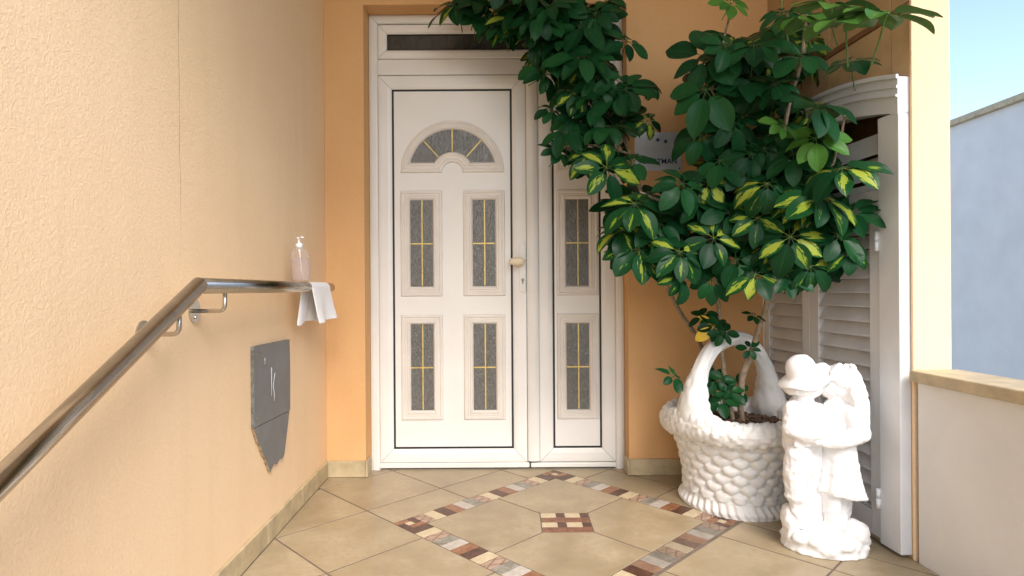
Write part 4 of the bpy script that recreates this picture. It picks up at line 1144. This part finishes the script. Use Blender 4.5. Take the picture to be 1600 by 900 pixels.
# the leaves that can be picked out in the photograph: centre, leaflet length, kind, distance
KEY = [(712,4,52,'V',2.84),(748,2,50,'G',2.84),(775,12,52,'G',2.80),(820,2,60,'G',2.74),(802,28,46,'V',2.78),(832,32,52,'V',2.74),(868,4,54,'G',2.72),
 (910,38,52,'G',2.66),(912,86,62,'G',2.62),(940,4,38,'G',2.74),(980,64,42,'G',2.66),(868,92,46,'G',2.72),(852,112,44,'G',2.76),(845,60,44,'V',2.76),
 (978,138,46,'G',2.60),(1012,132,28,'V',2.66),(905,132,46,'V',2.68),(962,150,46,'G',2.62),(882,205,46,'G',2.66),(950,196,50,'G',2.60),(1012,188,28,'V',2.64),
 (920,240,46,'V',2.58),(948,262,56,'V',2.46),(986,252,40,'G',2.56),(873,236,36,'G',2.68),(862,172,30,'G',2.74),(930,170,44,'G',2.66),(900,180,40,'G',2.70),
 (1142,5,34,'Y',2.46),(1102,88,66,'G',2.36),(1178,70,62,'G',2.28),(1103,140,70,'G',2.34),(1165,130,58,'G',2.36),(1250,85,58,'G',2.26),(1228,18,46,'G',2.24),
 (1276,162,66,'G',2.16),(1222,195,32,'Y',2.18),(1275,215,52,'Y',2.16),(1315,262,66,'V',2.10),(1200,286,58,'V',2.22),(1285,308,70,'V',2.16),(1066,286,54,'G',2.28),
 (992,318,62,'V',2.30),(998,388,58,'V',2.32),(1062,393,54,'V',2.24),(1115,372,48,'V',2.28),(1125,250,54,'G',2.34),(1185,340,54,'V',2.26),(1235,370,60,'V',2.18),
 (1252,318,50,'V',2.20),(1310,368,54,'G',2.18),(1328,392,42,'V',2.16),(1180,428,54,'V',2.24),(1266,416,48,'V',2.18),(1062,430,46,'V',2.26),(1112,438,40,'G',2.34),
 (1232,430,46,'G',2.22),(1150,405,50,'G',2.30),(1030,350,50,'G',2.34),(1145,190,56,'G',2.32),(1210,130,52,'G',2.28),(1240,240,50,'G',2.26),(1095,210,56,'G',2.36),
 (1165,340,50,'G',2.32),(1090,320,50,'G',2.36),(1205,385,50,'V',2.26),(1300,215,44,'G',2.22),(970,360,46,'V',2.36),(1330,330,50,'G',2.22),(1175,240,50,'G',2.30)]
for k_ in KEY: put_leaf(*k_)
for (px, py, r, kd, Y) in ((1322, 30, 80, 'Y', 1.74), (1385, 22, 84, 'Y', 1.66), (1300, 8, 66, 'Y', 1.85), (1252, 24, 56, 'Y', 2.05), (1330, 95, 52, 'G', 1.95)):  # near top leaves: the brighter green stands in for skylight on them
    put_leaf(px, py, r, kd, Y, (rp.uniform(-0.3, 0.3), -0.25, 0.9))
for (px, py, r, kd, Y) in ((1118, 592, 30, 'S', 2.62), (1138, 612, 30, 'S', 2.58), (1104, 604, 28, 'S', 2.66), (1152, 606, 26, 'S', 2.60), (1126, 625, 28, 'S', 2.56), (1098, 585, 26, 'S', 2.64),
                           (1052, 588, 27, 'S', 2.42), (1118, 508, 26, 'S', 2.58), (1098, 495, 24, 'S', 2.60), (1130, 520, 26, 'S', 2.56), (1178, 492, 20, 'S', 2.52), (1172, 545, 20, 'S', 2.54)):
    put_leaf(px, py, r, kd, Y)
put_leaf(1117, 508, 34, 'L', 2.575, (0.1, -1, 0.2)); 
def inpoly(x, y_, poly):
    c = False
    for i in range(len(poly)):
        (x0, y0), (x1, y1) = poly[i-1], poly[i]
        if (y0 > y_) != (y1 > y_) and x < (x1-x0)*(y_-y0)/(y1-y0)+x0: c = not c
    return c
ARM = [(710,-40),(730,10),(790,40),(830,60),(870,120),(880,190),(890,240),(930,255),(965,240),(985,170),(1000,130),(965,70),(935,30),(930,-40)]
CROWN = [(975,300),(975,380),(1010,400),(1060,415),(1150,425),(1250,425),(1300,400),(1330,370),(1320,300),(1290,230),(1270,150),(1265,60),(1230,40),(1180,80),(1130,70),(1090,120),(1095,200),(1110,260),(1050,290)]
def fill(poly, n, Y0, Y1, r0, r1, pv):
    xs, ys = [p[0] for p in poly], [p[1] for p in poly]; k = 0
    while k < n:
        x, y_ = rp.uniform(min(xs), max(xs)), rp.uniform(min(ys), max(ys))
        if not inpoly(x, y_, poly): continue
        put_leaf(x, y_, rp.uniform(r0, r1), 'V' if rp.random() < pv else 'G', rp.uniform(Y0, Y1)); k += 1
fill(ARM, 62, 2.62, 2.92, 32, 50, 0.18)
fill(CROWN, 112, 2.30, 2.78, 40, 56, 0.16)
print('leaves', nleafs)
